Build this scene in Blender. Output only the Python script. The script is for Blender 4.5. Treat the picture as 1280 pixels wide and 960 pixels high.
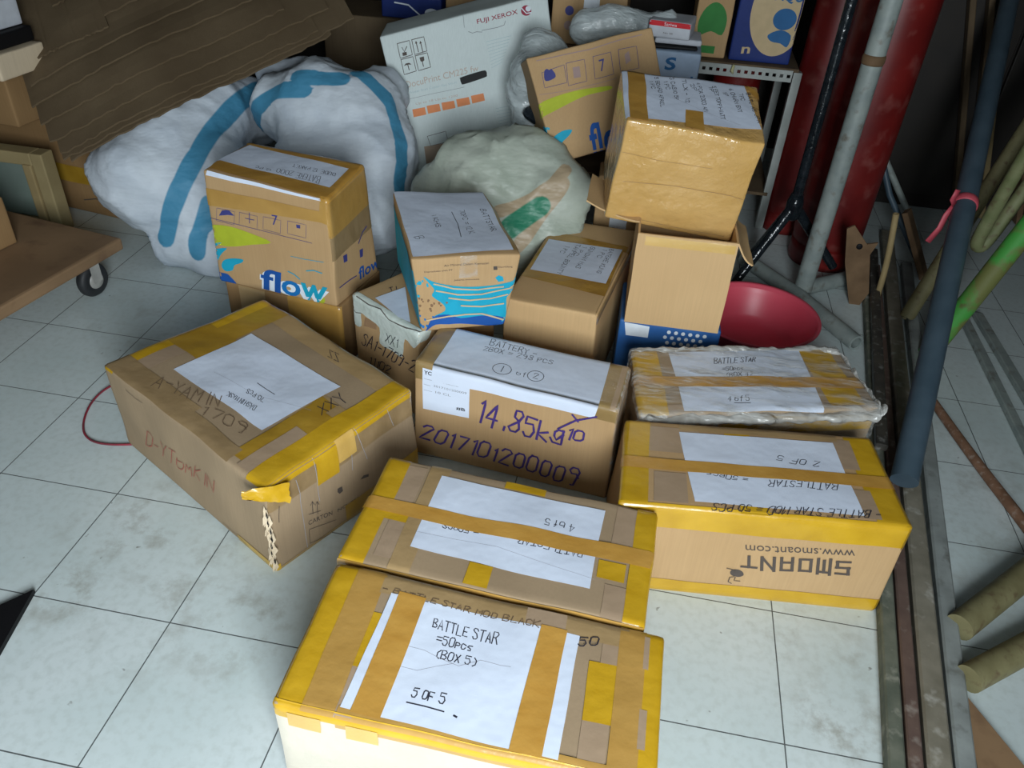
import bpy, bmesh, math, random
from mathutils import Vector, Matrix, noise

for o in list(bpy.data.objects):
    bpy.data.objects.remove(o)
scene = bpy.context.scene
PI = math.pi
col = scene.collection

# ------------------------------------------------------------------ camera
cam_data = bpy.data.cameras.new('camera')
cam = bpy.data.objects.new('camera', cam_data)
col.objects.link(cam)
RIGHT = Vector((0.98185204, 0.18264794, 0.05105194))
DOWN = Vector((0.14968471, -0.58104922, -0.79998518))
FWD = Vector((-0.11645195, 0.79310878, -0.59784397))
M = Matrix((RIGHT, -DOWN, -FWD)).transposed().to_4x4()
M.translation = Vector((1.38366, -0.85952, 1.36593))
cam.matrix_world = M
cam_data.sensor_fit = 'HORIZONTAL'
cam_data.sensor_width = 36.0
cam_data.lens = 36.0 * 996.309 / 1280.0
cam_data.clip_start = 0.02
scene.camera = cam

# ------------------------------------------------------------------ light: an overcast street in front of the open shop front
world = bpy.data.worlds.new('overcast_sky')
scene.world = world
world.use_nodes = True
bg = world.node_tree.nodes['Background']
bg.inputs['Color'].default_value = (0.80, 0.92, 1.0, 1)
bg.inputs['Strength'].default_value = 0.45

def area(name, loc, target, sx, sy, power, color):
    l = bpy.data.lights.new(name, 'AREA')
    l.shape = 'RECTANGLE'; l.size = sx; l.size_y = sy
    l.energy = power; l.color = color
    o = bpy.data.objects.new(name, l); col.objects.link(o)
    o.location = loc
    o.rotation_euler = (Vector(target) - Vector(loc)).to_track_quat('-Z', 'Y').to_euler()
    return o
area('shop_front_daylight', (1.98, -1.85, 1.3), (1.75, 0.5, 0.15), 1.0, 1.0, 80.0, (0.88, 0.955, 1.0))

vs = scene.view_settings
vs.view_transform = 'Standard'; vs.look = 'None'
vs.exposure = 0.5; vs.gamma = 1.0; vs.use_curve_mapping = False
# cartons: o = origin, c = the eight corners from it, d = length, depth, height in metres;
# items = what is taped, written or printed on each face, in metres on that face
BOXES = {}
BOXES['box5'] = dict(o=(1.2508, -0.1252, 0), c=[(-0.2916, -0.1267, 0), (0.2847, -0.1416, 0), (0.2916, 0.1267, 0), (-0.2847, 0.1416, 0), (-0.2895, -0.1277, 0.2477), (0.2866, -0.1408, 0.2497), (0.2888, 0.1233, 0.246), (-0.2876, 0.1455, 0.2532)], d=(0.5765, 0.2684, 0.249), amp=0.003, items=[
    ('tape', 'top', [(-0.0115, -0.0322), (0.049, -0.0322), (0.049, 0.2953), (-0.0115, 0.2953)], 'mustard', 1, None),
    ('tape', 'top', [(0.0432, -0.0054), (0.0951, -0.0054), (0.0951, 0.2711), (0.0432, 0.2711)], 'amber', 2, None),
    ('tape', 'top', [(0.0951, -0.0054), (0.124, -0.0054), (0.124, 0.0859), (0.0951, 0.0859)], 'claytape', 1, None),
    ('tape', 'top', [(0.0951, 0.0859), (0.1268, 0.0859), (0.1268, 0.1879), (0.0951, 0.1879)], 'mustard', 1, None),
    ('tape', 'top', [(0.1153, 0.1879), (0.173, 0.1879), (0.173, 0.2604), (0.1153, 0.2604)], 'claytape', 1, None),
    ('tape', 'top', [(0.0922, 0.2255), (0.5189, 0.2255), (0.5189, 0.2738), (0.0922, 0.2738)], 'thintape', 2, None),
    ('tape', 'top', [(0.2883, 0.2147), (0.3459, 0.2147), (0.3459, 0.2738), (0.2883, 0.2738)], 'mustard', 1, None),
    ('tape', 'top', [(0.098, -0.0268), (0.5708, -0.0268), (0.5708, 0.0188), (0.098, 0.0188)], 'amber', 2, None),
    ('tape', 'top', [(0.3459, 0.2308), (0.4151, 0.2308), (0.4151, 0.2631), (0.3459, 0.2631)], 'claytape', 2, None),
    ('tape', 'top', [(0.4785, 0.1879), (0.5102, 0.1879), (0.5102, 0.2657), (0.4785, 0.2657)], 'claytape', 1, None),
    ('tape', 'top', [(0.4612, 0.0805), (0.5189, 0.0805), (0.5189, 0.1879), (0.4612, 0.1879)], 'mustard', 1, None),
    ('tape', 'top', [(0.4612, 0.0054), (0.5016, 0.0054), (0.5016, 0.0805), (0.4612, 0.0805)], 'claytape', 1, None),
    ('tape', 'top', [(0.5045, -0.0054), (0.5477, -0.0054), (0.5477, 0.2684), (0.5045, 0.2684)], 'amber', 2, None),
    ('tape', 'top', [(0.539, -0.0322), (0.5938, -0.0322), (0.5938, 0.2818), (0.539, 0.2818)], 'mustard', 1, None),
    ('tape', 'top', [(0.5448, 0.1933), (0.5535, 0.1933), (0.5535, 0.2577), (0.5448, 0.2577)], 'claytape', 2, None),
    ('tape', 'top', [(0.5448, 0.0537), (0.5563, 0.0537), (0.5563, 0.1208), (0.5448, 0.1208)], 'claytape', 2, None),
    ('paper', [('top', [(0.1122, 0.2295), (0.4404, 0.2289), (0.4349, 0.0095), (0.1005, 0.0162)])], 'paper', 2, 'white paper sheet with BATTLESTAR written on it'),
    ('hand', 'top', [(0.1986, 0.1833), (0.3091, 0.1769), (0.3072, 0.1986), (0.1959, 0.201)], 'BATTLE STAR', 0.0019, 'ink', 1),
    ('hand', 'top', [(0.2123, 0.157), (0.2732, 0.1568), (0.2719, 0.174), (0.2107, 0.1727)], '=50pcs', 0.0019, 'ink', 1),
    ('hand', 'top', [(0.2185, 0.1317), (0.2852, 0.1303), (0.2842, 0.146), (0.2171, 0.1465)], '(BOX 5)', 0.0019, 'ink', 1),
    ('hand', 'top', [(0.2012, 0.056), (0.2543, 0.0544), (0.2533, 0.0709), (0.2015, 0.0721)], '5 OF 5', 0.0021, 'ink', 1),
    ('line', 'top', [(0.1981, 0.0453), (0.2257, 0.0448), (0.2564, 0.0433)], 0.0021, 'ink', 'handwriting', 3, 1),
    ('line', 'top', [(0.2729, 0.0411), (0.2764, 0.0402)], 0.003, 'ink', 'handwriting', 3, 1),
    ('line', 'top', [(0.1678, 0.1018), (0.1964, 0.1007), (0.2271, 0.1166), (0.2507, 0.1275)], 0.0006, 'crease', 'paper_crease', 3, 1),
    ('line', 'top', [(0.1703, 0.1396), (0.1984, 0.1392), (0.2274, 0.1315), (0.2601, 0.1249), (0.2912, 0.1427), (0.3224, 0.1408), (0.3396, 0.1427)], 0.0007, 'crease', 'paper_crease', 3, 1),
    ('tape', 'top', [(0.1247, 0.2357), (0.1718, 0.2341), (0.1668, 0.0114), (0.1179, 0.0129)], 'amberp', 3, None),
    ('tape', 'top', [(0.3748, 0.233), (0.4191, 0.2329), (0.4118, 0.0064), (0.3627, 0.0079)], 'amberp', 3, None),
    ('hand', 'top', [(0.0955, 0.229), (0.3716, 0.225), (0.3718, 0.2377), (0.0962, 0.2384)], '- BATTLE STAR MOD BLACK', 0.0016, 'inkfade', 0),
    ('hand', 'top', [(0.4405, 0.2102), (0.4703, 0.2182), (0.47, 0.2343), (0.4391, 0.2286)], '50', 0.0022, 'ink', 0),
    ('tape', 'front', [(0, 0), (0.5765, 0), (0.5765, 0.2415), (0, 0.2415)], 'creamfilm', 0, None),
    ('tape', 'front', [(-0.0115, 0.2316), (0.5881, 0.2316), (0.5881, 0.2565), (-0.0115, 0.2565)], 'mustard', 2, None),
    ('tape', 'front', [(0.0231, 0.1992), (0.0749, 0.1992), (0.0749, 0.2365), (0.0231, 0.2365)], 'ochretape', 3, None),
    ('tape', 'front', [(0.1153, 0.1992), (0.1672, 0.1992), (0.1672, 0.2365), (0.1153, 0.2365)], 'ochretape', 3, None),
])
BOXES['box4m'] = dict(o=(1.2376, 0.1587, 0), c=[(-0.2839, -0.1245, 0), (0.2699, -0.1524, 0), (0.2839, 0.1245, 0), (-0.2699, 0.1524, 0), (-0.2829, -0.1248, 0.2484), (0.2704, -0.1522, 0.2492), (0.2832, 0.1234, 0.2478), (-0.2713, 0.1538, 0.2509)], d=(0.5546, 0.2773, 0.249), amp=0.003, items=[
    ('tape', 'top', [(-0.0166, -0.0277), (0.0499, -0.0277), (0.0499, 0.305), (-0.0166, 0.305)], 'mustard', 1, None),
    ('tape', 'top', [(0.0499, 0.1553), (0.0887, 0.1553), (0.0887, 0.2634), (0.0499, 0.2634)], 'claytape', 1, None),
    ('tape', 'top', [(0.061, 0.0222), (0.0943, 0.0222), (0.0943, 0.1109), (0.061, 0.1109)], 'claytape', 1, None),
    ('tape', 'top', [(0.0499, 0.1109), (0.1109, 0.1109), (0.1109, 0.1525), (0.0499, 0.1525)], 'mustard', 1, None),
    ('tape', 'top', [(0.0943, -0.0055), (0.1359, -0.0055), (0.1359, 0.2773), (0.0943, 0.2773)], 'thintape', 2, None),
    ('tape', 'top', [(0.2329, 0.0055), (0.2773, 0.0055), (0.2773, 0.0555), (0.2329, 0.0555)], 'mustard', 1, None),
    ('tape', 'top', [(0.4769, 0), (0.5379, 0), (0.5379, 0.0721), (0.4769, 0.0721)], 'claytape', 1, None),
    ('tape', 'top', [(0.4603, 0.0832), (0.5102, 0.0832), (0.5102, 0.1248), (0.4603, 0.1248)], 'mustard', 1, None),
    ('tape', 'top', [(0.4769, 0.1525), (0.5157, 0.1525), (0.5157, 0.269), (0.4769, 0.269)], 'claytape', 1, None),
    ('tape', 'top', [(0.5157, -0.0333), (0.5712, -0.0333), (0.5712, 0.305), (0.5157, 0.305)], 'mustard', 2, None),
    ('tape', 'top', [(0.2495, 0.2551), (0.3327, 0.2551), (0.3327, 0.2773), (0.2495, 0.2773)], 'mustard', 1, None),
    ('paper', [('top', [(0.122, 0.2505), (0.4541, 0.2491), (0.4518, 0.052), (0.1199, 0.0589)])], 'paper', 2, 'white paper sheet with upside-down writing'),
    ('hand', 'top', [(0.4019, 0.1952), (0.3441, 0.1962), (0.3455, 0.1785), (0.4029, 0.177)], '4 of 5', 0.0018, 'ink', 1),
    ('hand', 'top', [(0.4295, 0.142), (0.305, 0.1399), (0.3061, 0.121), (0.4293, 0.1206)], 'BATTLESTAR', 0.0018, 'ink', 1),
    ('hand', 'top', [(0.2301, 0.1376), (0.1593, 0.136), (0.1624, 0.1193), (0.2322, 0.1201)], '= 50PCS', 0.0018, 'ink', 1),
    ('line', 'top', [(0.1192, 0.0964), (0.2726, 0.1032), (0.4569, 0.0752)], 0.0006, 'crease', 'paper_crease', 3, 1),
    ('tape', 'top', [(-0.0226, 0.1587), (0.5561, 0.1691), (0.5509, 0.1281), (-0.0209, 0.126)], 'amberp', 3, None),
    ('tape', 'top', [(-0.0166, -0.0277), (0.5712, -0.0277), (0.5712, -0.0014), (-0.0166, -0.0014)], 'amber', 3, None),
])
BOXES['smoant'] = dict(o=(1.7193, 0.4551, 0), c=[(-0.2673, -0.1641, 0), (0.2981, -0.1077, 0), (0.2649, 0.1652, 0), (-0.2957, 0.1065, 0), (-0.2777, -0.1644, 0.2493), (0.2937, -0.1031, 0.253), (0.2586, 0.1683, 0.251), (-0.2819, 0.1036, 0.2472)], d=(0.5636, 0.2721, 0.2502), amp=0.002, items=[
    ('tape', 'top', [(-0.0169, -0.0054), (0.0564, -0.0054), (0.0564, 0.2775), (-0.0169, 0.2775)], 'mustard', 1, None),
    ('tape', 'top', [(0.496, -0.0054), (0.5749, -0.0054), (0.5749, 0.2775), (0.496, 0.2775)], 'mustard', 1, None),
    ('tape', 'top', [(0.0564, 0.1687), (0.1691, 0.1687), (0.1691, 0.253), (0.0564, 0.253)], 'claytape', 1, None),
    ('tape', 'top', [(0.0676, 0.0136), (0.1353, 0.0136), (0.1353, 0.1034), (0.0676, 0.1034)], 'claytape', 1, None),
    ('tape', 'top', [(0.4622, 0.1578), (0.5073, 0.1578), (0.5073, 0.253), (0.4622, 0.253)], 'claytape', 1, None),
    ('tape', 'top', [(0.4509, 0.0136), (0.5073, 0.0136), (0.5073, 0.0952), (0.4509, 0.0952)], 'claytape', 1, None),
    ('tape', 'top', [(0.124, 0.2449), (0.4791, 0.2449), (0.4791, 0.2775), (0.124, 0.2775)], 'thintape', 2, None),
    ('tape', 'top', [(0.2254, 0.2394), (0.2818, 0.2394), (0.2818, 0.2721), (0.2254, 0.2721)], 'mustard', 1, None),
    ('tape', 'top', [(0.2367, 0), (0.2931, 0), (0.2931, 0.0272), (0.2367, 0.0272)], 'mustard', 1, None),
    ('hand', 'top', [(0.5111, 0.0353), (0.1853, 0.0181), (0.1797, -0.0004), (0.5015, 0.0134)], '- BATTLE STAR MOD = 50 PCS', 0.0017, 'ink', 0),
    ('paper', [('top', [(0.1233, 0.239), (0.4666, 0.2392), (0.4752, 0.0193), (0.1483, 0.0199)])], 'paper', 2, 'white paper sheet marked 2 of 5, written upside down'),
    ('hand', 'top', [(0.4251, 0.1735), (0.3363, 0.1835), (0.3312, 0.1654), (0.4181, 0.1546)], '2 OF 5', 0.0018, 'ink', 1),
    ('hand', 'top', [(0.4462, 0.1094), (0.3039, 0.1017), (0.2985, 0.083), (0.4385, 0.0859)], 'BATTLESTAR', 0.0019, 'ink', 1),
    ('hand', 'top', [(0.2613, 0.1043), (0.1705, 0.1127), (0.1681, 0.0948), (0.2586, 0.0924)], '= 50pcs.', 0.0017, 'ink', 1),
    ('tape', 'top', [(-0.0245, 0.1447), (0.577, 0.142), (0.5806, 0.1047), (-0.0087, 0.1085)], 'amberp', 3, None),
    ('tape', 'front', [(-0.0113, 0.1927), (0.5749, 0.1927), (0.5749, 0.2577), (-0.0113, 0.2577)], 'mustard', 1, None),
    ('tape', 'front', [(-0.0113, -0.0025), (0.5749, -0.0025), (0.5749, 0.04), (-0.0113, 0.04)], 'mustard', 1, None),
    ('line', 'front', [(0.4547, 0.106), (0.4796, 0.1068)], 0.0056, 'darkprint', 'printed_lettering', 1, 0),
    ('line', 'front', [(0.4785, 0.1068), (0.4751, 0.1241)], 0.0064, 'darkprint', 'printed_lettering', 1, 0),
    ('line', 'front', [(0.4771, 0.1242), (0.4515, 0.1229)], 0.0056, 'darkprint', 'printed_lettering', 1, 0),
    ('line', 'front', [(0.4535, 0.123), (0.4503, 0.1397)], 0.0064, 'darkprint', 'printed_lettering', 1, 0),
    ('line', 'front', [(0.4491, 0.1396), (0.4743, 0.1414)], 0.0056, 'darkprint', 'printed_lettering', 1, 0),
    ('line', 'front', [(0.435, 0.1439), (0.4433, 0.1003)], 0.0064, 'darkprint', 'printed_lettering', 1, 0),
    ('line', 'front', [(0.4417, 0.1056), (0.4187, 0.1048)], 0.0056, 'darkprint', 'printed_lettering', 1, 0),
    ('line', 'front', [(0.4302, 0.1052), (0.4239, 0.1387)], 0.0064, 'darkprint', 'printed_lettering', 1, 0),
    ('line', 'front', [(0.4191, 0.0997), (0.4112, 0.1421)], 0.0064, 'darkprint', 'printed_lettering', 1, 0),
    ('line', 'front', [(0.3976, 0.1369), (0.4039, 0.1035)], 0.0064, 'darkprint', 'printed_lettering', 1, 0),
    ('line', 'front', [(0.3759, 0.1353), (0.382, 0.1028)], 0.0064, 'darkprint', 'printed_lettering', 1, 0),
    ('line', 'front', [(0.4044, 0.1035), (0.3814, 0.1028)], 0.0056, 'darkprint', 'printed_lettering', 1, 0),
    ('line', 'front', [(0.398, 0.1377), (0.3752, 0.1361)], 0.0056, 'darkprint', 'printed_lettering', 1, 0),
    ('line', 'front', [(0.3597, 0.1382), (0.3663, 0.1023)], 0.0064, 'darkprint', 'printed_lettering', 1, 0),
    ('line', 'front', [(0.3379, 0.1365), (0.3444, 0.1016)], 0.0064, 'darkprint', 'printed_lettering', 1, 0),
    ('line', 'front', [(0.3671, 0.1015), (0.344, 0.1008)], 0.0056, 'darkprint', 'printed_lettering', 1, 0),
    ('line', 'front', [(0.3628, 0.1248), (0.3398, 0.1234)], 0.0056, 'darkprint', 'printed_lettering', 1, 0),
    ('line', 'front', [(0.3235, 0.1354), (0.3306, 0.0973)], 0.0064, 'darkprint', 'printed_lettering', 1, 0),
    ('line', 'front', [(0.3299, 0.098), (0.3001, 0.1329)], 0.0056, 'darkprint', 'printed_lettering', 1, 0),
    ('line', 'front', [(0.2994, 0.1336), (0.3063, 0.0966)], 0.0064, 'darkprint', 'printed_lettering', 1, 0),
    ('line', 'front', [(0.2943, 0.1007), (0.2653, 0.0997)], 0.0056, 'darkprint', 'printed_lettering', 1, 0),
    ('line', 'front', [(0.2798, 0.1002), (0.274, 0.1316)], 0.0064, 'darkprint', 'printed_lettering', 1, 0),
    ('print', 'front', [(0.4736, 0.1773), (0.2603, 0.165), (0.2637, 0.1472), (0.4791, 0.1577)], 'www.smoant.com', 'darkprint', 0, 0, 1),
    ('line', 'front', [(0.2366, 0.0914), (0.2485, 0.089), (0.257, 0.0819)], 0.002, 'darkprint', 'ant_emblem', 3, 0),
    ('poly', 'front', [(0.2452, 0.0802), (0.2488, 0.0874), (0.2595, 0.089), (0.2699, 0.0838), (0.2739, 0.0744), (0.2663, 0.0674), (0.2551, 0.0683), (0.2477, 0.0722)], 'darkprint', 'ant_emblem', 1, 0),
    ('line', 'front', [(0.2551, 0.0683), (0.2473, 0.0654), (0.2459, 0.0516), (0.2533, 0.0476)], 0.0018, 'darkprint', 'ant_emblem', 3, 0),
    ('line', 'front', [(0.2581, 0.067), (0.2572, 0.0567), (0.2694, 0.0568)], 0.0018, 'darkprint', 'ant_emblem', 3, 0),
    ('tape', 'right', [(-0.0054, 0.1877), (0.2721, 0.1877), (0.2721, 0.2577), (-0.0054, 0.2577)], 'mustard', 1, None),
    ('tape', 'right', [(-0.0054, -0.0025), (0.2721, -0.0025), (0.2721, 0.04), (-0.0054, 0.04)], 'mustard', 1, None),
])
BOXES['wrapped'] = dict(o=(1.7175, 0.7864, 0), c=[(-0.2383, -0.1893, 0), (0.3002, -0.0499, 0), (0.2383, 0.1893, 0), (-0.3002, 0.0499, 0), (-0.2488, -0.1946, 0.2413), (0.3008, -0.047, 0.2534), (0.236, 0.1915, 0.2516), (-0.2859, 0.0507, 0.2509)], d=(0.5563, 0.247, 0.249), amp=0.003, items=[
    ('tape', 'top', [(-0.0111, -0.0049), (0.0668, -0.0049), (0.0668, 0.252), (-0.0111, 0.252)], 'mustard', 1, None),
    ('tape', 'top', [(0.445, 0.0124), (0.5285, 0.0124), (0.5285, 0.2421), (0.445, 0.2421)], 'mustard', 1, None),
    ('tape', 'top', [(0.0668, 0.0074), (0.445, 0.0074), (0.445, 0.0296), (0.0668, 0.0296)], 'claytape', 1, None),
    ('paper', [('top', [(0.0972, 0.2328), (0.4484, 0.2419), (0.4235, -0.0063), (0.1019, 0.0056)])], 'paper', 2, 'white paper sheet marked box 4 under clear film'),
    ('hand', 'top', [(0.207, 0.1857), (0.3144, 0.1867), (0.3219, 0.2069), (0.2119, 0.2082)], 'BATTLE STAR', 0.002, 'ink', 1),
    ('hand', 'top', [(0.2206, 0.1555), (0.2748, 0.1557), (0.2781, 0.1714), (0.2242, 0.171)], '=50pcs', 0.0018, 'ink', 1),
    ('hand', 'top', [(0.2228, 0.13), (0.2907, 0.1309), (0.2941, 0.1463), (0.2266, 0.1464)], '(BOX 4)', 0.0018, 'ink', 1),
    ('hand', 'top', [(0.2085, 0.0395), (0.2602, 0.0364), (0.262, 0.0553), (0.2127, 0.0581)], '4 of 5', 0.0018, 'ink', 1),
    ('line', 'top', [(0.2232, 0.0319), (0.2596, 0.0283)], 0.002, 'ink', 'handwriting', 3, 1),
    ('tape', 'top', [(-0.0119, 0.1391), (0.5716, 0.1174), (0.5868, 0.0728), (-0.0035, 0.1004)], 'amberp', 3, None),
    ('tape', 'front', [(-0.0056, 0.1867), (0.5618, 0.1867), (0.5618, 0.2316), (-0.0056, 0.2316)], 'mustard', 1, None),
])
BOXES['battery'] = dict(o=(1.1861, 0.6638, 0), c=[(-0.2574, -0.0582, 0), (0.2371, -0.1127, 0), (0.2536, 0.0555, 0), (-0.2333, 0.1154, 0), (-0.2516, -0.0525, 0.2816), (0.232, -0.1163, 0.2775), (0.2501, 0.0553, 0.2791), (-0.2329, 0.116, 0.2803)], d=(0.4906, 0.1716, 0.2795), amp=0.002, items=[
    ('tape', 'top', [(-0.0049, -0.048), (0.1079, -0.048), (0.1079, 0.1801), (-0.0049, 0.1801)], 'olivetape', 1, None),
    ('tape', 'top', [(0.3827, -0.0377), (0.4955, -0.0377), (0.4955, 0.1801), (0.3827, 0.1801)], 'olivetape', 1, None),
    ('tape', 'top', [(0.471, -0.0051), (0.5152, -0.0051), (0.5152, 0.175), (0.471, 0.175)], 'claytape', 2, None),
    ('paper', [('front', [(0.0207, 0.2657), (0.141, 0.2626), (0.1404, 0.1516), (0.0233, 0.1473)])], 'paper', 1, 'small printed shipping label'),
    ('print', 'front', [(0.0247, 0.2485), (0.0441, 0.2496), (0.044, 0.26), (0.0246, 0.2601)], 'YC', 'blackprint', 1, 0.02, 3),
    ('print', 'front', [(0.1085, 0.1682), (0.1312, 0.1684), (0.1309, 0.1786), (0.1083, 0.1784)], '#B', 'blackprint', 1, 0.02, 3),
    ('print', 'front', [(0.05, 0.2198), (0.1339, 0.2212), (0.1337, 0.2273), (0.0499, 0.2254)], '2017101200009', 'greyprint', 1, 0, 3),
    ('print', 'front', [(0.0735, 0.2363), (0.1142, 0.2367), (0.1141, 0.241), (0.0734, 0.24)], 'Y Customer', 'greyprint', 1, 0, 3),
    ('print', 'front', [(0.0557, 0.2026), (0.0947, 0.2037), (0.0945, 0.2099), (0.0556, 0.2089)], '10 CL', 'greyprint', 1, 0, 3),
    ('line', 'front', [(0.0259, 0.2366), (0.0454, 0.2371)], 0.0007, 'greyprint', 'label_print', 4, 1),
    ('line', 'front', [(0.026, 0.2206), (0.0424, 0.2202)], 0.0007, 'greyprint', 'label_print', 4, 1),
    ('line', 'front', [(0.0262, 0.2044), (0.0469, 0.2046)], 0.0007, 'greyprint', 'label_print', 4, 1),
    ('paper', [('top', [(0.0451, 0.1782), (0.4404, 0.1726), (0.4449, -0.0003), (0.0457, -0.0001)]), ('front', [(0.0442, 0.2379), (0.4394, 0.2428), (0.4449, 0.2793), (0.0457, 0.2795)])], 'paper', 2, 'white paper sheet folded over the front edge, marked BATTERY'),
    ('hand', 'top', [(0.1433, 0.1294), (0.2638, 0.126), (0.2615, 0.148), (0.14, 0.1562)], 'BATTERY -', 0.0017, 'ink', 1),
    ('hand', 'top', [(0.1362, 0.1028), (0.3083, 0.1084), (0.3068, 0.1245), (0.1348, 0.1219)], '2BOX = 298 PCS', 0.0015, 'ink', 1),
    ('line', 'top', [(0.2248, 0.052), (0.2256, 0.0448), (0.2238, 0.0377), (0.2195, 0.0316), (0.2134, 0.0272), (0.2061, 0.025), (0.1985, 0.0253), (0.1915, 0.028), (0.1859, 0.0329), (0.1824, 0.0394), (0.1814, 0.0467), (0.1832, 0.0539), (0.1874, 0.0601), (0.1936, 0.0646), (0.201, 0.0668), (0.2088, 0.0665), (0.2158, 0.0636), (0.2214, 0.0585), (0.2248, 0.052)], 0.0016, 'ink', 'handwriting', 3, 1),
    ('line', 'top', [(0.3018, 0.0559), (0.3025, 0.0491), (0.3009, 0.0424), (0.2972, 0.0368), (0.2919, 0.0328), (0.2857, 0.031), (0.2792, 0.0315), (0.2732, 0.0342), (0.2684, 0.039), (0.2654, 0.0452), (0.2647, 0.0521), (0.2662, 0.0588), (0.2698, 0.0645), (0.2752, 0.0686), (0.2816, 0.0705), (0.2882, 0.0699), (0.2942, 0.067), (0.299, 0.0621), (0.3018, 0.0559)], 0.0016, 'ink', 'handwriting', 3, 1),
    ('line', 'top', [(0.2048, 0.0572), (0.2043, 0.0351)], 0.0018, 'ink', 'handwriting', 3, 1),
    ('hand', 'top', [(0.2397, 0.0389), (0.2611, 0.0387), (0.2588, 0.0556), (0.2377, 0.0561)], 'of', 0.0015, 'ink', 1),
    ('hand', 'top', [(0.2787, 0.0406), (0.2911, 0.0404), (0.2889, 0.0598), (0.2768, 0.0602)], '2', 0.0017, 'ink', 1),
    ('hand', 'front', [(0.1557, 0.147), (0.3722, 0.1372), (0.3736, 0.1952), (0.166, 0.2142)], '14.85kg', 0.0056, 'violet', 0),
    ('line', 'front', [(0.3601, 0.1859), (0.3989, 0.2234), (0.4437, 0.2485)], 0.0048, 'violet', 'marker_writing', 3, 0),
    ('line', 'front', [(0.3901, 0.237), (0.404, 0.2224)], 0.0048, 'violet', 'marker_writing', 3, 0),
    ('hand', 'front', [(0.3755, 0.1594), (0.4226, 0.1678), (0.4238, 0.198), (0.3827, 0.1948)], '10', 0.0048, 'violet', 0),
    ('hand', 'front', [(0.014, 0.0537), (0.4167, 0.0224), (0.4221, 0.0786), (0.026, 0.0966)], '2017101200009', 0.0052, 'violet', 0),
    ('tape', 'right', [(-0.0034, -0.0056), (0.175, -0.0056), (0.175, 0.2851), (-0.0034, 0.2851)], 'film', 2, None),
])
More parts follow.
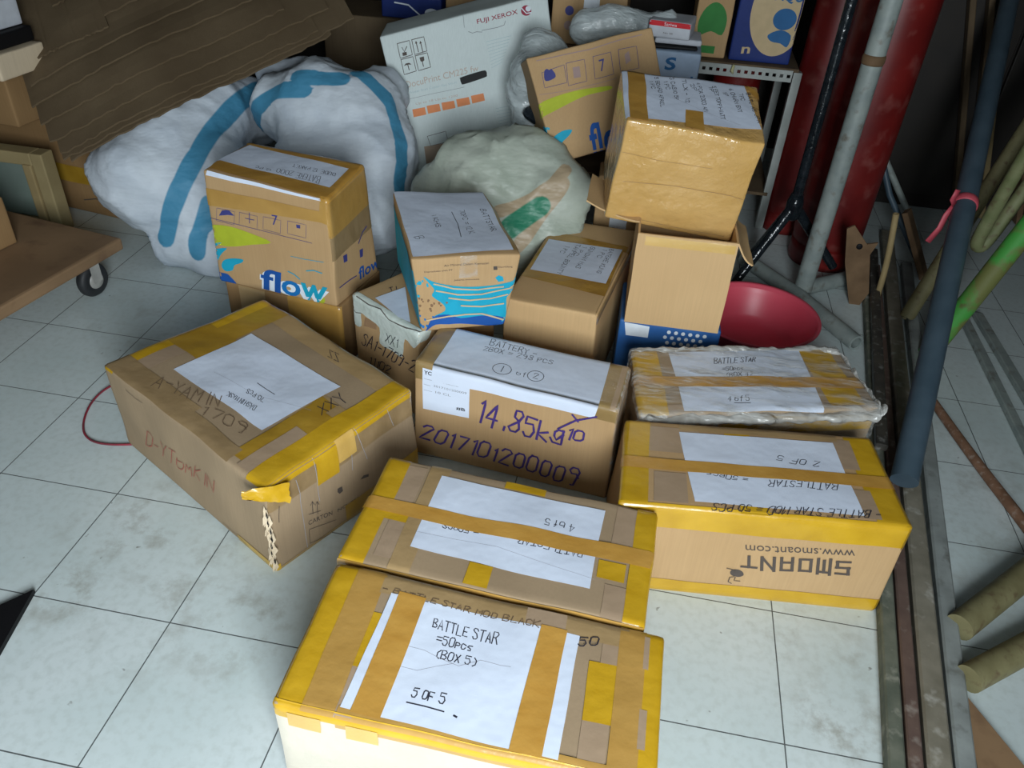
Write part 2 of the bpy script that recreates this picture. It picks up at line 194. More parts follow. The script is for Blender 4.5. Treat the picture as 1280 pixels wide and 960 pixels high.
BOXES['yonkin'] = dict(o=(0.5958, 0.5012, 0), c=[(-0.3707, -0.0347, 0), (0.1577, -0.3387, 0), (0.3654, 0.0404, 0), (-0.1523, 0.333, 0), (-0.3669, -0.0414, 0.2496), (0.1609, -0.3328, 0.2437), (0.3518, 0.0395, 0.2512), (-0.1411, 0.3373, 0.2441)], d=(0.5947, 0.4292, 0.247), amp=0.005, items=[
    ('tape', 'top', [(-0.0119, -0.0086), (0.0416, -0.0086), (0.0416, 0.4421), (-0.0119, 0.4421)], 'mustard', 1, None),
    ('tape', 'top', [(0.0416, 0.0215), (0.0892, 0.0215), (0.0892, 0.1717), (0.0416, 0.1717)], 'claytape', 1, None),
    ('tape', 'top', [(0.0416, 0.1717), (0.1189, 0.1717), (0.1189, 0.4378), (0.0416, 0.4378)], 'mustardd', 1, None),
    ('tape', 'top', [(-0.0059, 0), (0.2973, 0), (0.2973, 0.0601), (-0.0059, 0.0601)], 'browntape', 2, None),
    ('tape', 'top', [(0, 0.1545), (0.1784, 0.1545), (0.1784, 0.2661), (0, 0.2661)], 'mustardd', 1, None),
    ('tape', 'top', [(0.1784, 0.1717), (0.5947, 0.1717), (0.5947, 0.2747), (0.1784, 0.2747)], 'thintape', 1, None),
    ('tape', 'top', [(0.1189, 0.3691), (0.5352, 0.3691), (0.5352, 0.4378), (0.1189, 0.4378)], 'thintape', 1, None),
    ('tape', 'top', [(0.4639, 0.0215), (0.5531, 0.0215), (0.5531, 0.2361), (0.4639, 0.2361)], 'mustardd', 2, None),
    ('tape', 'top', [(0.4995, 0.0086), (0.5352, 0.0086), (0.5352, 0.1631), (0.4995, 0.1631)], 'claytape', 3, None),
    ('tape', 'top', [(0.5352, -0.0086), (0.6125, -0.0086), (0.6125, 0.4378), (0.5352, 0.4378)], 'mustard', 2, None),
    ('tape', 'top', [(0.2676, 0), (0.4758, 0), (0.4758, 0.0429), (0.2676, 0.0429)], 'browntape', 2, None),
    ('tape', 'top', [(0.4282, 0.2361), (0.5114, 0.2361), (0.5114, 0.2661), (0.4282, 0.2661)], 'mustardd', 2, None),
    ('hand', 'top', [(0.1485, 0.0286), (0.3231, 0.0814), (0.291, 0.1158), (0.1301, 0.0635)], 'A-YAMIN', 0.002, 'inkfade', 0),
    ('hand', 'top', [(0.3071, 0.0425), (0.4383, 0.0761), (0.4123, 0.1037), (0.2928, 0.0683)], '1709', 0.002, 'inkfade', 0),
    ('hand', 'top', [(0.5145, 0.3002), (0.511, 0.223), (0.479, 0.2375), (0.48, 0.3045)], 'YXX', 0.002, 'ink', 0),
    ('hand', 'top', [(0.3848, 0.3792), (0.3479, 0.3754), (0.3273, 0.3968), (0.3649, 0.4005)], 'ZZ', 0.0016, 'ink', 0),
    ('paper', [('top', [(0.1322, 0.0971), (0.1257, 0.3067), (0.4627, 0.3214), (0.4539, 0.1064)])], 'paper', 2, 'white paper sheet in the middle of the lid'),
    ('hand', 'top', [(0.3777, 0.1465), (0.2908, 0.1371), (0.2989, 0.1245), (0.3859, 0.1313)], 'DASHIN MASK', 0.0016, 'ink', 1),
    ('hand', 'top', [(0.3672, 0.1759), (0.3102, 0.1734), (0.3195, 0.1618), (0.3759, 0.1644)], '70 PCS', 0.0016, 'ink', 1),
    ('line', 'top', [(0.3082, 0.198), (0.3706, 0.1992)], 0.0018, 'ink', 'handwriting', 3, 1),
    ('line', 'top', [(0.2036, 0.1565), (0.3483, 0.1715), (0.4818, 0.2181)], 0.0006, 'crease', 'paper_crease', 3, 1),
    ('hand', 'front', [(0.1122, 0.0674), (0.3984, 0.1046), (0.4085, 0.1437), (0.142, 0.1278)], 'D-YTomKin', 0.0022, 'redpen', 0),
    ('line', 'front', [(0.097, 0.2252), (0.1319, 0.2179), (0.1563, 0.2195)], 0.0018, 'inkfade', 'marker_writing', 3, 0),
    ('tape', 'right', [(0, 0.1778), (0.4292, 0.1778), (0.4292, 0.2519), (0, 0.2519)], 'browntape', 1, None),
    ('tape', 'right', [(0.1288, 0.163), (0.1889, 0.163), (0.1889, 0.242), (0.1288, 0.242)], 'mustard', 2, None),
    ('tape', 'right', [(0.1889, 0.1877), (0.2404, 0.1877), (0.2404, 0.2519), (0.1889, 0.2519)], 'ochretape', 3, None),
    ('tape', 'right', [(0.3434, -0.0025), (0.4292, -0.0025), (0.4292, 0.0741), (0.3434, 0.0741)], 'mustard', 1, None),
    ('tape', 'right', [(-0.0086, -0.0025), (0.3648, -0.0025), (0.3648, 0.0123), (-0.0086, 0.0123)], 'mustard', 1, None),
    ('tape', 'right', [(0.1932, 0), (0.3005, 0), (0.3005, 0.0543), (0.1932, 0.0543)], 'mustardd', 1, None),
    ('tape', 'front', [(0.4639, -0.0049), (0.6066, -0.0049), (0.6066, 0.0247), (0.4639, 0.0247)], 'mustard', 1, None),
    ('line', 'right', [(0.0723, 0.2204), (0.0807, 0.1792), (0.0836, 0.0914), (0.0828, 0.0144)], 0.0012, 'crease', 'box_crease', 2, 0),
    ('line', 'right', [(0.2255, 0.2147), (0.2232, 0.1442)], 0.0012, 'crease', 'box_crease', 2, 0),
    ('line', 'right', [(0.1233, 0.2478), (0.1288, 0.1561), (0.131, 0.1176)], 0.0012, 'crease', 'box_crease', 2, 0),
    ('line', 'right', [(0.2452, 0.2486), (0.2674, 0.145)], 0.0012, 'crease', 'box_crease', 2, 0),
    ('line', 'right', [(0.3437, 0.2379), (0.3609, 0.1829)], 0.0012, 'crease', 'box_crease', 2, 0),
    ('line', 'right', [(0.1111, 0.1295), (0.109, 0.0937)], 0.0015, 'darkprint', 'handling_symbol', 2, 0),
    ('line', 'right', [(0.1057, 0.123), (0.1112, 0.1306), (0.1154, 0.1182)], 0.0015, 'darkprint', 'handling_symbol', 2, 0),
    ('line', 'right', [(0.1232, 0.1204), (0.1211, 0.0843)], 0.0015, 'darkprint', 'handling_symbol', 2, 0),
    ('line', 'right', [(0.1178, 0.1139), (0.1233, 0.1215), (0.1276, 0.109)], 0.0015, 'darkprint', 'handling_symbol', 2, 0),
    ('line', 'right', [(0.0988, 0.0996), (0.1291, 0.0877)], 0.0012, 'darkprint', 'handling_symbol', 2, 0),
    ('poly', 'right', [(0.1803, 0.1187), (0.1923, 0.1176), (0.1936, 0.1028), (0.1842, 0.1003), (0.1792, 0.1095)], 'darkprint', 'handling_symbol', 2, 0),
    ('poly', 'right', [(0.2431, 0.1004), (0.2533, 0.1059), (0.2685, 0.0991), (0.2677, 0.0921)], 'darkprint', 'handling_symbol', 2, 0),
    ('print', 'right', [(0.095, 0.0684), (0.1577, 0.0542), (0.1591, 0.0661), (0.0954, 0.0808)], 'CARTON', 'darkprint', 0, 0, 1),
    ('print', 'right', [(0.1724, 0.0513), (0.2686, 0.0421), (0.2696, 0.0512), (0.1735, 0.0603)], 'NO. 000ABX', 'darkprint', 0, 0, 1),
    ('line', 'right', [(0.0937, 0.0578), (0.0905, 0.0212)], 0.001, 'darkprint', 'handling_symbol', 2, 0),
    ('line', 'right', [(0.0937, 0.0578), (0.1644, 0.0346)], 0.001, 'darkprint', 'handling_symbol', 2, 0),
    ('line', 'right', [(0.0905, 0.0212), (0.1518, 0.0033)], 0.001, 'darkprint', 'handling_symbol', 2, 0),
    ('line', 'front', [(0.4109, 0.0221), (0.4566, 0.0197), (0.5003, 0.0135)], 0.0014, 'darkprint', 'printed_line', 2, 0),
    ('line', 'right', [(0.0279, 0.1832), (0.0237, 0.1387)], 0.0014, 'darkprint', 'printed_line', 2, 0),
])
BOXES['flow'] = dict(o=(0.4611, 1.0486, 0.2), c=[(-0.2038, -0.0865, 0), (0.1637, -0.1348, 0), (0.2096, 0.0843, 0), (-0.1696, 0.1371, 0), (-0.1975, -0.0803, 0.3263), (0.1683, -0.1409, 0.3153), (0.1869, 0.0807, 0.3277), (-0.1715, 0.1377, 0.3282)], d=(0.3717, 0.2234, 0.324), amp=0.003, items=[
    ('paper', [('top', [(0.0023, 0.0678), (0.0164, 0.2145), (0.3681, 0.1808), (0.3651, 0.0364)])], 'paper', 2, 'crumpled white paper sheet taped to the lid'),
    ('hand', 'top', [(0.2977, 0.1058), (0.1666, 0.1), (0.1749, 0.0805), (0.3108, 0.0687)], 'BATERE 2000', 0.0014, 'ink', 1),
    ('hand', 'top', [(0.3248, 0.1418), (0.1908, 0.1446), (0.1971, 0.1278), (0.3307, 0.1238)], 'DUDE 12 PAKET', 0.0014, 'ink', 1),
    ('hand', 'top', [(0.1592, 0.0864), (0.1068, 0.091), (0.1126, 0.0795), (0.1633, 0.0774)], '12 PC', 0.0014, 'ink', 1),
    ('tape', 'top', [(0.0095, 0.0158), (0.0001, 0.0712), (0.365, 0.0602), (0.3598, 0.0011)], 'amberp', 3, None),
    ('tape', 'top', [(0.0038, 0.2031), (-0.0003, 0.2406), (0.3644, 0.2257), (0.3686, 0.1797)], 'amberp', 3, None),
    ('tape', 'top', [(0.3457, -0.0045), (0.3791, -0.0045), (0.3791, 0.2279), (0.3457, 0.2279)], 'amberp', 3, None),
    ('paper', [('front', [(0.0128, 0.3267), (0.3488, 0.3231), (0.3512, 0.3181), (0.0091, 0.313)])], 'paper', 2, 'folded edge of the paper sheet'),
    ('tape', 'front', [(0.0026, 0.2766), (0.3686, 0.2891), (0.3717, 0.2583), (-0.003, 0.2278)], 'amber', 2, None),
    ('tape', 'front', [(0.3491, 0.3265), (0.3714, 0.3206), (0.3712, 0.2524), (0.3426, 0.2572)], 'amber', 2, None),
    ('tape', 'right', [(-0.0067, 0.2138), (0.2234, 0.2138), (0.2234, 0.3305), (-0.0067, 0.3305)], 'amber', 2, None),
    ('tape', 'right', [(-0.0045, 0.1458), (0.2234, 0.1458), (0.2234, 0.2203), (-0.0045, 0.2203)], 'browntape', 1, None),
    ('line', 'front', [(0.0281, 0.226), (0.0842, 0.2268), (0.0761, 0.1875), (0.0205, 0.1887), (0.0281, 0.226)], 0.0009, 'blueprint', 'printed_icon', 1, 0),
    ('line', 'front', [(0.0999, 0.2292), (0.1552, 0.23), (0.1478, 0.1906), (0.093, 0.1918), (0.0999, 0.2292)], 0.0009, 'blueprint', 'printed_icon', 1, 0),
    ('line', 'front', [(0.1738, 0.2331), (0.2281, 0.2339), (0.2215, 0.1945), (0.1675, 0.1956), (0.1738, 0.2331)], 0.0009, 'blueprint', 'printed_icon', 1, 0),
    ('line', 'front', [(0.2494, 0.2377), (0.3028, 0.2385), (0.2969, 0.199), (0.2439, 0.2002), (0.2494, 0.2377)], 0.0009, 'blueprint', 'printed_icon', 1, 0),
    ('print', 'front', [(0.1987, 0.215), (0.2151, 0.2158), (0.2188, 0.2456), (0.2006, 0.2443)], '7', 'blueprint', 0, 0, 1),
    ('poly', 'front', [(0.0307, 0.2048), (0.0431, 0.2224), (0.0657, 0.2273), (0.0804, 0.2145), (0.0601, 0.2124)], 'blueprint', 'printed_icon', 1, 0),
    ('line', 'front', [(0.1314, 0.2344), (0.1271, 0.2046)], 0.002, 'blueprint', 'printed_icon', 1, 0),
    ('line', 'front', [(0.1164, 0.2156), (0.1423, 0.2167)], 0.002, 'blueprint', 'printed_icon', 1, 0),
    ('poly', 'front', [(0.2726, 0.232), (0.2845, 0.2331), (0.2834, 0.2229), (0.2727, 0.2222)], 'blueprint', 'printed_icon', 1, 0),
    ('line', 'front', [(-0.006, 0.1928), (0.3125, 0.1884)], 0.0012, 'blueprint', 'printed_icon', 1, 0),
    ('poly', 'front', [(-0.011, 0.1644), (0.0228, 0.1764), (0.0674, 0.1797), (0.1227, 0.1744), (0.1856, 0.1606), (0.1241, 0.1407), (0.045, 0.1182), (-0.013, 0.1236)], 'limeprint', 'printed_swoosh', 1, 0),
    ('poly', 'front', [(-0.0203, 0.104), (0.0071, 0.1208), (0.0272, 0.1264), (0.0054, 0.1107), (-0.0173, 0.0912)], 'tealprint', 'printed_swoosh', 1, 0),
    ('poly', 'front', [(-0.0137, 0.0932), (0.0409, 0.1125), (0.0215, 0.0918), (0.0058, 0.0668), (-0.0034, 0.0272), (-0.0151, 0.0278), (-0.0169, 0.0556)], 'tealprint', 'printed_swoosh', 1, 0),
    ('poly', 'front', [(0.0147, 0.0501), (0.0246, 0.0709), (0.0523, 0.0832), (0.0881, 0.0881), (0.0832, 0.0765), (0.0587, 0.0629), (0.0496, 0.0452), (0.0256, 0.0368)], 'tealprint', 'printed_swoosh', 1, 0),
    ('poly', 'front', [(-0.0126, 0.0347), (0.0014, 0.0283), (0.0276, 0.029), (0.0393, 0.0208), (0.0539, 0.0016), (0.0132, 0.0003), (-0.0093, 0.0037)], 'blueprint2', 'printed_swoosh', 1, 0),
    ('print', 'front', [(0.1307, 0.0061), (0.3434, -0.0002), (0.3561, 0.0625), (0.1396, 0.0718)], 'flow', 'whiteprint', 0, 0.075, 1),
    ('print', 'front', [(0.134, 0.0068), (0.1974, 0.0045), (0.2057, 0.0744), (0.1433, 0.0757)], 'fl', 'blueprint2', 0, 0.02, 2),
    ('print', 'front', [(0.2, 0.0051), (0.2601, 0.0035), (0.2654, 0.0535), (0.2058, 0.0542)], 'o', 'midblue', 0, 0.02, 2),
    ('print', 'front', [(0.26, 0.0022), (0.3361, 0.0006), (0.3496, 0.0577), (0.2656, 0.0555)], 'w', 'tealprint', 0, 0.02, 2),
    ('poly', 'front', [(0.2996, -0.0069), (0.3193, 0.0058), (0.3346, 0.0247), (0.3371, 0.0122), (0.3279, -0.0014)], 'limeprint', 'printed_swoosh', 3, 0),
    ('line', 'front', [(0.2434, 0.1328), (0.2829, 0.1329), (0.3405, 0.1387)], 0.0016, 'tealprint', 'printed_icon', 1, 0),
    ('line', 'front', [(0.2285, 0.0829), (0.2464, 0.0776), (0.2636, 0.0658)], 0.003, 'tealprint', 'printed_icon', 1, 0),
    ('line', 'front', [(0.2883, 0.097), (0.3102, 0.1041), (0.3342, 0.1017)], 0.003, 'tealprint', 'printed_icon', 1, 0),
    ('print', 'right', [(0.1186, 0.0246), (0.2308, 0.0161), (0.2381, 0.0451), (0.1206, 0.0637)], 'flow', 'blueprint2', 0, 0.02, 1),
    ('line', 'right', [(0.0214, 0.0513), (0.074, 0.049), (0.106, 0.0454)], 0.003, 'blueprint', 'printed_icon', 1, 0),
    ('poly', 'right', [(0.0511, 0.1368), (0.0724, 0.1322), (0.0718, 0.1107), (0.0527, 0.1143)], 'blueprint', 'printed_icon', 1, 0),
    ('poly', 'right', [(0.1364, 0.1128), (0.1555, 0.1098), (0.1504, 0.0871), (0.1349, 0.0896)], 'blueprint', 'printed_icon', 1, 0),
    ('line', 'right', [(0.1354, 0.1349), (0.1636, 0.1552), (0.1893, 0.1615)], 0.004, 'blueprint', 'printed_icon', 1, 0),
])
BOXES['under'] = dict(o=(0.4705, 1.0557, 0), c=[(-0.2009, -0.091, 0), (0.165, -0.1463, 0), (0.2009, 0.091, 0), (-0.165, 0.1463, 0), (-0.2009, -0.091, 0.2), (0.165, -0.1463, 0.2), (0.2009, 0.091, 0.2), (-0.165, 0.1463, 0.2)], d=(0.37, 0.24, 0.2), amp=0.002, items=[
    ('tape', 'front', [(0.0444, -0.002), (0.1295, -0.002), (0.1295, 0.204), (0.0444, 0.204)], 'thintape', 1, None),
    ('tape', 'front', [(0.2035, 0.02), (0.3774, 0.02), (0.3774, 0.204), (0.2035, 0.204)], 'amber', 1, None),
])
BOXES['aqua'] = dict(o=(0.9355, 0.9551, 0.276), c=[(-0.0214, -0.2131, 0), (0.1702, -0.1271, 0), (0.0362, 0.2194, 0), (-0.185, 0.1208, 0), (-0.0406, -0.2208, 0.2052), (0.2026, -0.1205, 0.2005), (0.0402, 0.2179, 0.1977), (-0.1915, 0.1209, 0.2079)], d=(0.2423, 0.3729, 0.203), amp=0.003, items=[
    ('paper', [('top', [(0.0059, 0.0089), (0.229, 0.0207), (0.237, 0.3735), (0.0023, 0.3681)])], 'paper', 2, 'white paper sheet covering the lid'),
    ('hand', 'top', [(0.2024, 0.2552), (0.2036, 0.1225), (0.2186, 0.1335), (0.2156, 0.2548)], 'BATTSTAR', 0.0016, 'ink', 1),
    ('hand', 'top', [(0.15, 0.2502), (0.1472, 0.1106), (0.1608, 0.1179), (0.1624, 0.2524)], '70PC = 12 K', 0.0014, 'ink', 1),
    ('line', 'top', [(0.1291, 0.2406), (0.1325, 0.1762), (0.1262, 0.0971)], 0.0017, 'ink', 'handwriting', 3, 1),
    ('hand', 'top', [(0.0772, 0.2273), (0.079, 0.1527), (0.0915, 0.1603), (0.0881, 0.2319)], 'I KHS', 0.0015, 'ink', 1),
    ('hand', 'top', [(0.0179, 0.1038), (0.0239, 0.0924), (0.0421, 0.0979), (0.0378, 0.1115)], 'B', 0.0014, 'ink', 1),
    ('tape', 'top', [(0.2266, 0.0187), (0.2444, 0.0217), (0.2578, 0.3592), (0.237, 0.3735)], 'olivetape', 1, None),
    ('print', 'front', [(0.0706, 0.1791), (0.172, 0.1797), (0.1714, 0.1854), (0.0707, 0.1846)], 'Air Mineral Dalam Kemasan', 'darkprint', 0, 0, 1),
    ('print', 'front', [(0.0254, 0.1653), (0.0893, 0.1653), (0.0893, 0.1709), (0.0258, 0.1708)], 'Diproduksi oleh PT', 'darkprint', 0, 0, 1),
    ('print', 'front', [(0.0919, 0.138), (0.1544, 0.1378), (0.1539, 0.1424), (0.0919, 0.1426)], 'Jakarta Indonesia', 'darkprint', 0, 0, 1),
    ('print', 'front', [(0.1944, 0.1672), (0.2272, 0.1672), (0.2261, 0.173), (0.1936, 0.1729)], 'DaurUlang', 'darkprint', 0, 0, 1),
    ('poly', 'front', [(0.1829, 0.1729), (0.1916, 0.173), (0.1935, 0.1632), (0.1847, 0.1631)], 'darkprint', 'printed_icon', 1, 0),
    ('poly', 'front', [(0.0223, 0.1566), (0.045, 0.1385), (0.0895, 0.1255), (0.1355, 0.1203), (0.182, 0.1198), (0.2125, 0.1237), (0.2369, 0.1317), (0.2495, 0.1556), (0.2538, 0.1259), (0.2349, 0.0913), (0.2304, 0.0734), (0.2418, -0.0024), (0.1866, 0.01), (0.1375, 0.0162), (0.0898, 0.0184), (0.0547, 0.0238), (0.0385, 0.0397), (0.0674, 0.0554), (0.0652, 0.0735), (0.0374, 0.0989), (0.0437, 0.1158), (0.0349, 0.1334)], 'tealprint', 'printed_wave', 1, 0),
    ('poly', 'front', [(0.0385, 0.0397), (0.0784, 0.0455), (0.1129, 0.0336), (0.1713, 0.0338), (0.2325, 0.0237), (0.2414, -0.0037), (0.175, 0.006), (0.1136, 0.0163), (0.078, 0.0169), (0.0427, 0.0181), (0.0179, 0.005), (0.0114, 0.0006)], 'blueprint2', 'printed_wave', 2, 0),
    ('poly', 'front', [(0.2013, 0.1291), (0.1917, 0.1414), (0.1983, 0.148), (0.2091, 0.1433), (0.2137, 0.1313)], 'tealprint', 'printed_wave', 1, 0),
    ('line', 'front', [(0.0487, 0.1143), (0.1, 0.1016), (0.1637, 0.0973), (0.231, 0.1095), (0.2485, 0.1263)], 0.004, 'kraftprint', 'printed_wave', 3, 0),
    ('line', 'front', [(0.079, 0.0931), (0.1327, 0.0834), (0.1872, 0.0825), (0.2293, 0.0916)], 0.004, 'kraftprint', 'printed_wave', 3, 0),
    ('line', 'front', [(0.1116, 0.07), (0.1679, 0.061), (0.2238, 0.0647)], 0.004, 'kraftprint', 'printed_wave', 3, 0),
    ('line', 'front', [(0.0208, 0.0321), (0.0783, 0.0413), (0.124, 0.0437), (0.1705, 0.04), (0.234, 0.0173)], 0.004, 'kraftprint', 'printed_wave', 3, 0),
    ('line', 'front', [(0.0448, 0.134), (0.0895, 0.1186), (0.1517, 0.1117), (0.214, 0.1154)], 0.004, 'kraftprint', 'printed_wave', 3, 0),
    ('poly', 'front', [(0.0089, 0.0938), (0.0119, 0.0949), (0.0146, 0.0924), (0.013, 0.0883), (0.0098, 0.0885)], 'brownprint', 'printed_pebble', 1, 0),
    ('poly', 'front', [(0.0028, 0.0974), (0.0059, 0.0985), (0.0085, 0.096), (0.0068, 0.0919), (0.0036, 0.0921)], 'brownprint', 'printed_pebble', 1, 0),
    ('poly', 'front', [(0.0507, 0.0806), (0.054, 0.0819), (0.0572, 0.0791), (0.0557, 0.0745), (0.052, 0.0748)], 'brownprint', 'printed_pebble', 1, 0),
    ('poly', 'front', [(0.0121, 0.0871), (0.0145, 0.088), (0.0166, 0.086), (0.0153, 0.0828), (0.0128, 0.0829)], 'brownprint', 'printed_pebble', 1, 0),
    ('poly', 'front', [(-0.0029, 0.0222), (0.0015, 0.0236), (0.0053, 0.0201), (0.0029, 0.0146), (-0.0018, 0.015)], 'midblue', 'printed_pebble', 1, 0),
    ('poly', 'front', [(0.0029, 0.0765), (0.0065, 0.0778), (0.0097, 0.0749), (0.0077, 0.07), (0.0039, 0.0703)], 'brownprint', 'printed_pebble', 1, 0),
    ('poly', 'front', [(0.0346, 0.0417), (0.0381, 0.0429), (0.0413, 0.0401), (0.0396, 0.0355), (0.0359, 0.0358)], 'midblue', 'printed_pebble', 1, 0),
    ('poly', 'front', [(0.0009, 0.0615), (0.0033, 0.0623), (0.0055, 0.0603), (0.0041, 0.0571), (0.0015, 0.0573)], 'brownprint', 'printed_pebble', 1, 0),
    ('poly', 'front', [(0.0315, 0.0757), (0.0357, 0.0771), (0.0396, 0.0737), (0.0375, 0.068), (0.033, 0.0683)], 'brownprint', 'printed_pebble', 1, 0),
    ('poly', 'front', [(0.0293, 0.0236), (0.0337, 0.025), (0.0378, 0.0215), (0.0356, 0.0158), (0.0308, 0.0162)], 'midblue', 'printed_pebble', 1, 0),
    ('poly', 'front', [(0.028, 0.0654), (0.0316, 0.0667), (0.0349, 0.0638), (0.0331, 0.059), (0.0293, 0.0593)], 'brownprint', 'printed_pebble', 1, 0),
    ('poly', 'front', [(0.0243, 0.0875), (0.0271, 0.0885), (0.0296, 0.0862), (0.0282, 0.0824), (0.0252, 0.0826)], 'brownprint', 'printed_pebble', 1, 0),
    ('poly', 'front', [(-0.0124, 0.0492), (-0.0095, 0.0502), (-0.007, 0.0479), (-0.0087, 0.044), (-0.0118, 0.0443)], 'midblue', 'printed_pebble', 1, 0),
    ('poly', 'front', [(0.0303, 0.0598), (0.0334, 0.0608), (0.0361, 0.0584), (0.0346, 0.0543), (0.0314, 0.0546)], 'brownprint', 'printed_pebble', 1, 0),
    ('poly', 'front', [(0.0702, 0.0814), (0.0733, 0.0825), (0.0763, 0.08), (0.075, 0.0757), (0.0716, 0.076)], 'brownprint', 'printed_pebble', 1, 0),
    ('poly', 'front', [(0.0008, 0.0476), (0.0037, 0.0486), (0.0063, 0.0463), (0.0047, 0.0424), (0.0015, 0.0427)], 'midblue', 'printed_pebble', 1, 0),
    ('poly', 'front', [(0.0126, 0.0365), (0.0157, 0.0375), (0.0185, 0.035), (0.0168, 0.031), (0.0135, 0.0313)], 'midblue', 'printed_pebble', 1, 0),
    ('poly', 'front', [(0.0295, 0.0205), (0.0322, 0.0213), (0.0346, 0.0192), (0.0333, 0.0158), (0.0304, 0.0161)], 'midblue', 'printed_pebble', 1, 0),
    ('poly', 'front', [(-0.0071, 0.0845), (-0.0032, 0.0859), (0.0001, 0.0827), (-0.0021, 0.0776), (-0.0062, 0.0779)], 'brownprint', 'printed_pebble', 1, 0),
    ('poly', 'front', [(0.0387, 0.0799), (0.0416, 0.0809), (0.0443, 0.0785), (0.0429, 0.0745), (0.0398, 0.0748)], 'brownprint', 'printed_pebble', 1, 0),
    ('poly', 'front', [(0.0011, 0.0627), (0.0035, 0.0635), (0.0055, 0.0616), (0.0042, 0.0585), (0.0017, 0.0587)], 'brownprint', 'printed_pebble', 1, 0),
    ('poly', 'front', [(0.0034, 0.0181), (0.0077, 0.0194), (0.0114, 0.0161), (0.0091, 0.0106), (0.0046, 0.011)], 'midblue', 'printed_pebble', 1, 0),
    ('poly', 'front', [(0.0148, 0.0189), (0.0187, 0.0202), (0.0222, 0.0171), (0.0201, 0.0121), (0.016, 0.0125)], 'midblue', 'printed_pebble', 1, 0),
    ('poly', 'front', [(0.0555, 0.0735), (0.0581, 0.0744), (0.0606, 0.0723), (0.0594, 0.0687), (0.0566, 0.0689)], 'brownprint', 'printed_pebble', 1, 0),
    ('poly', 'front', [(0.0254, 0.0897), (0.0284, 0.0908), (0.031, 0.0884), (0.0295, 0.0843), (0.0263, 0.0845)], 'brownprint', 'printed_pebble', 1, 0),
    ('poly', 'front', [(0.0263, 0.1357), (0.0288, 0.1367), (0.0311, 0.1346), (0.0298, 0.131), (0.0271, 0.1311)], 'tealprint', 'printed_pebble', 1, 0),
    ('poly', 'front', [(-0.0077, 0.1472), (-0.0032, 0.1489), (0.0006, 0.1452), (-0.0019, 0.1389), (-0.0066, 0.1392)], 'tealprint', 'printed_pebble', 1, 0),
    ('poly', 'front', [(0.0045, 0.1393), (0.0073, 0.1403), (0.0097, 0.138), (0.0082, 0.1341), (0.0052, 0.1343)], 'tealprint', 'printed_pebble', 1, 0),
    ('poly', 'front', [(0.0261, 0.1314), (0.0292, 0.1326), (0.032, 0.13), (0.0304, 0.1256), (0.0271, 0.1258)], 'tealprint', 'printed_pebble', 1, 0),
    ('poly', 'front', [(-0.0051, 0.1517), (-0.0022, 0.1529), (0.0003, 0.1505), (-0.0013, 0.1463), (-0.0044, 0.1465)], 'tealprint', 'printed_pebble', 1, 0),
    ('poly', 'front', [(0.0167, 0.1456), (0.0193, 0.1466), (0.0216, 0.1444), (0.0202, 0.1407), (0.0175, 0.1408)], 'tealprint', 'printed_pebble', 1, 0),
    ('poly', 'front', [(0.0073, 0.1427), (0.0124, 0.1446), (0.0168, 0.1405), (0.0141, 0.1333), (0.0088, 0.1336)], 'tealprint', 'printed_pebble', 1, 0),
    ('poly', 'front', [(-0.0073, 0.129), (-0.0027, 0.1307), (0.0012, 0.127), (-0.0013, 0.1206), (-0.0062, 0.1209)], 'tealprint', 'printed_pebble', 1, 0),
    ('poly', 'front', [(0.0011, 0.1045), (0.005, 0.1059), (0.0084, 0.1027), (0.0063, 0.0973), (0.0021, 0.0976)], 'tealprint', 'printed_pebble', 1, 0),
    ('poly', 'front', [(-0.0005, 0.1334), (0.0021, 0.1344), (0.0044, 0.1322), (0.003, 0.1285), (0.0002, 0.1286)], 'tealprint', 'printed_pebble', 1, 0),
    ('tape', 'front', [(0.1041, 0.1464), (0.1496, 0.1467), (0.144, 0.2034), (0.1074, 0.2033)], 'film', 3, None),
    ('tape', 'left', [(0, 0), (0.3729, 0), (0.3729, 0.1705), (0, 0.1705)], 'tealprint', 1, 'teal printed side'),
])
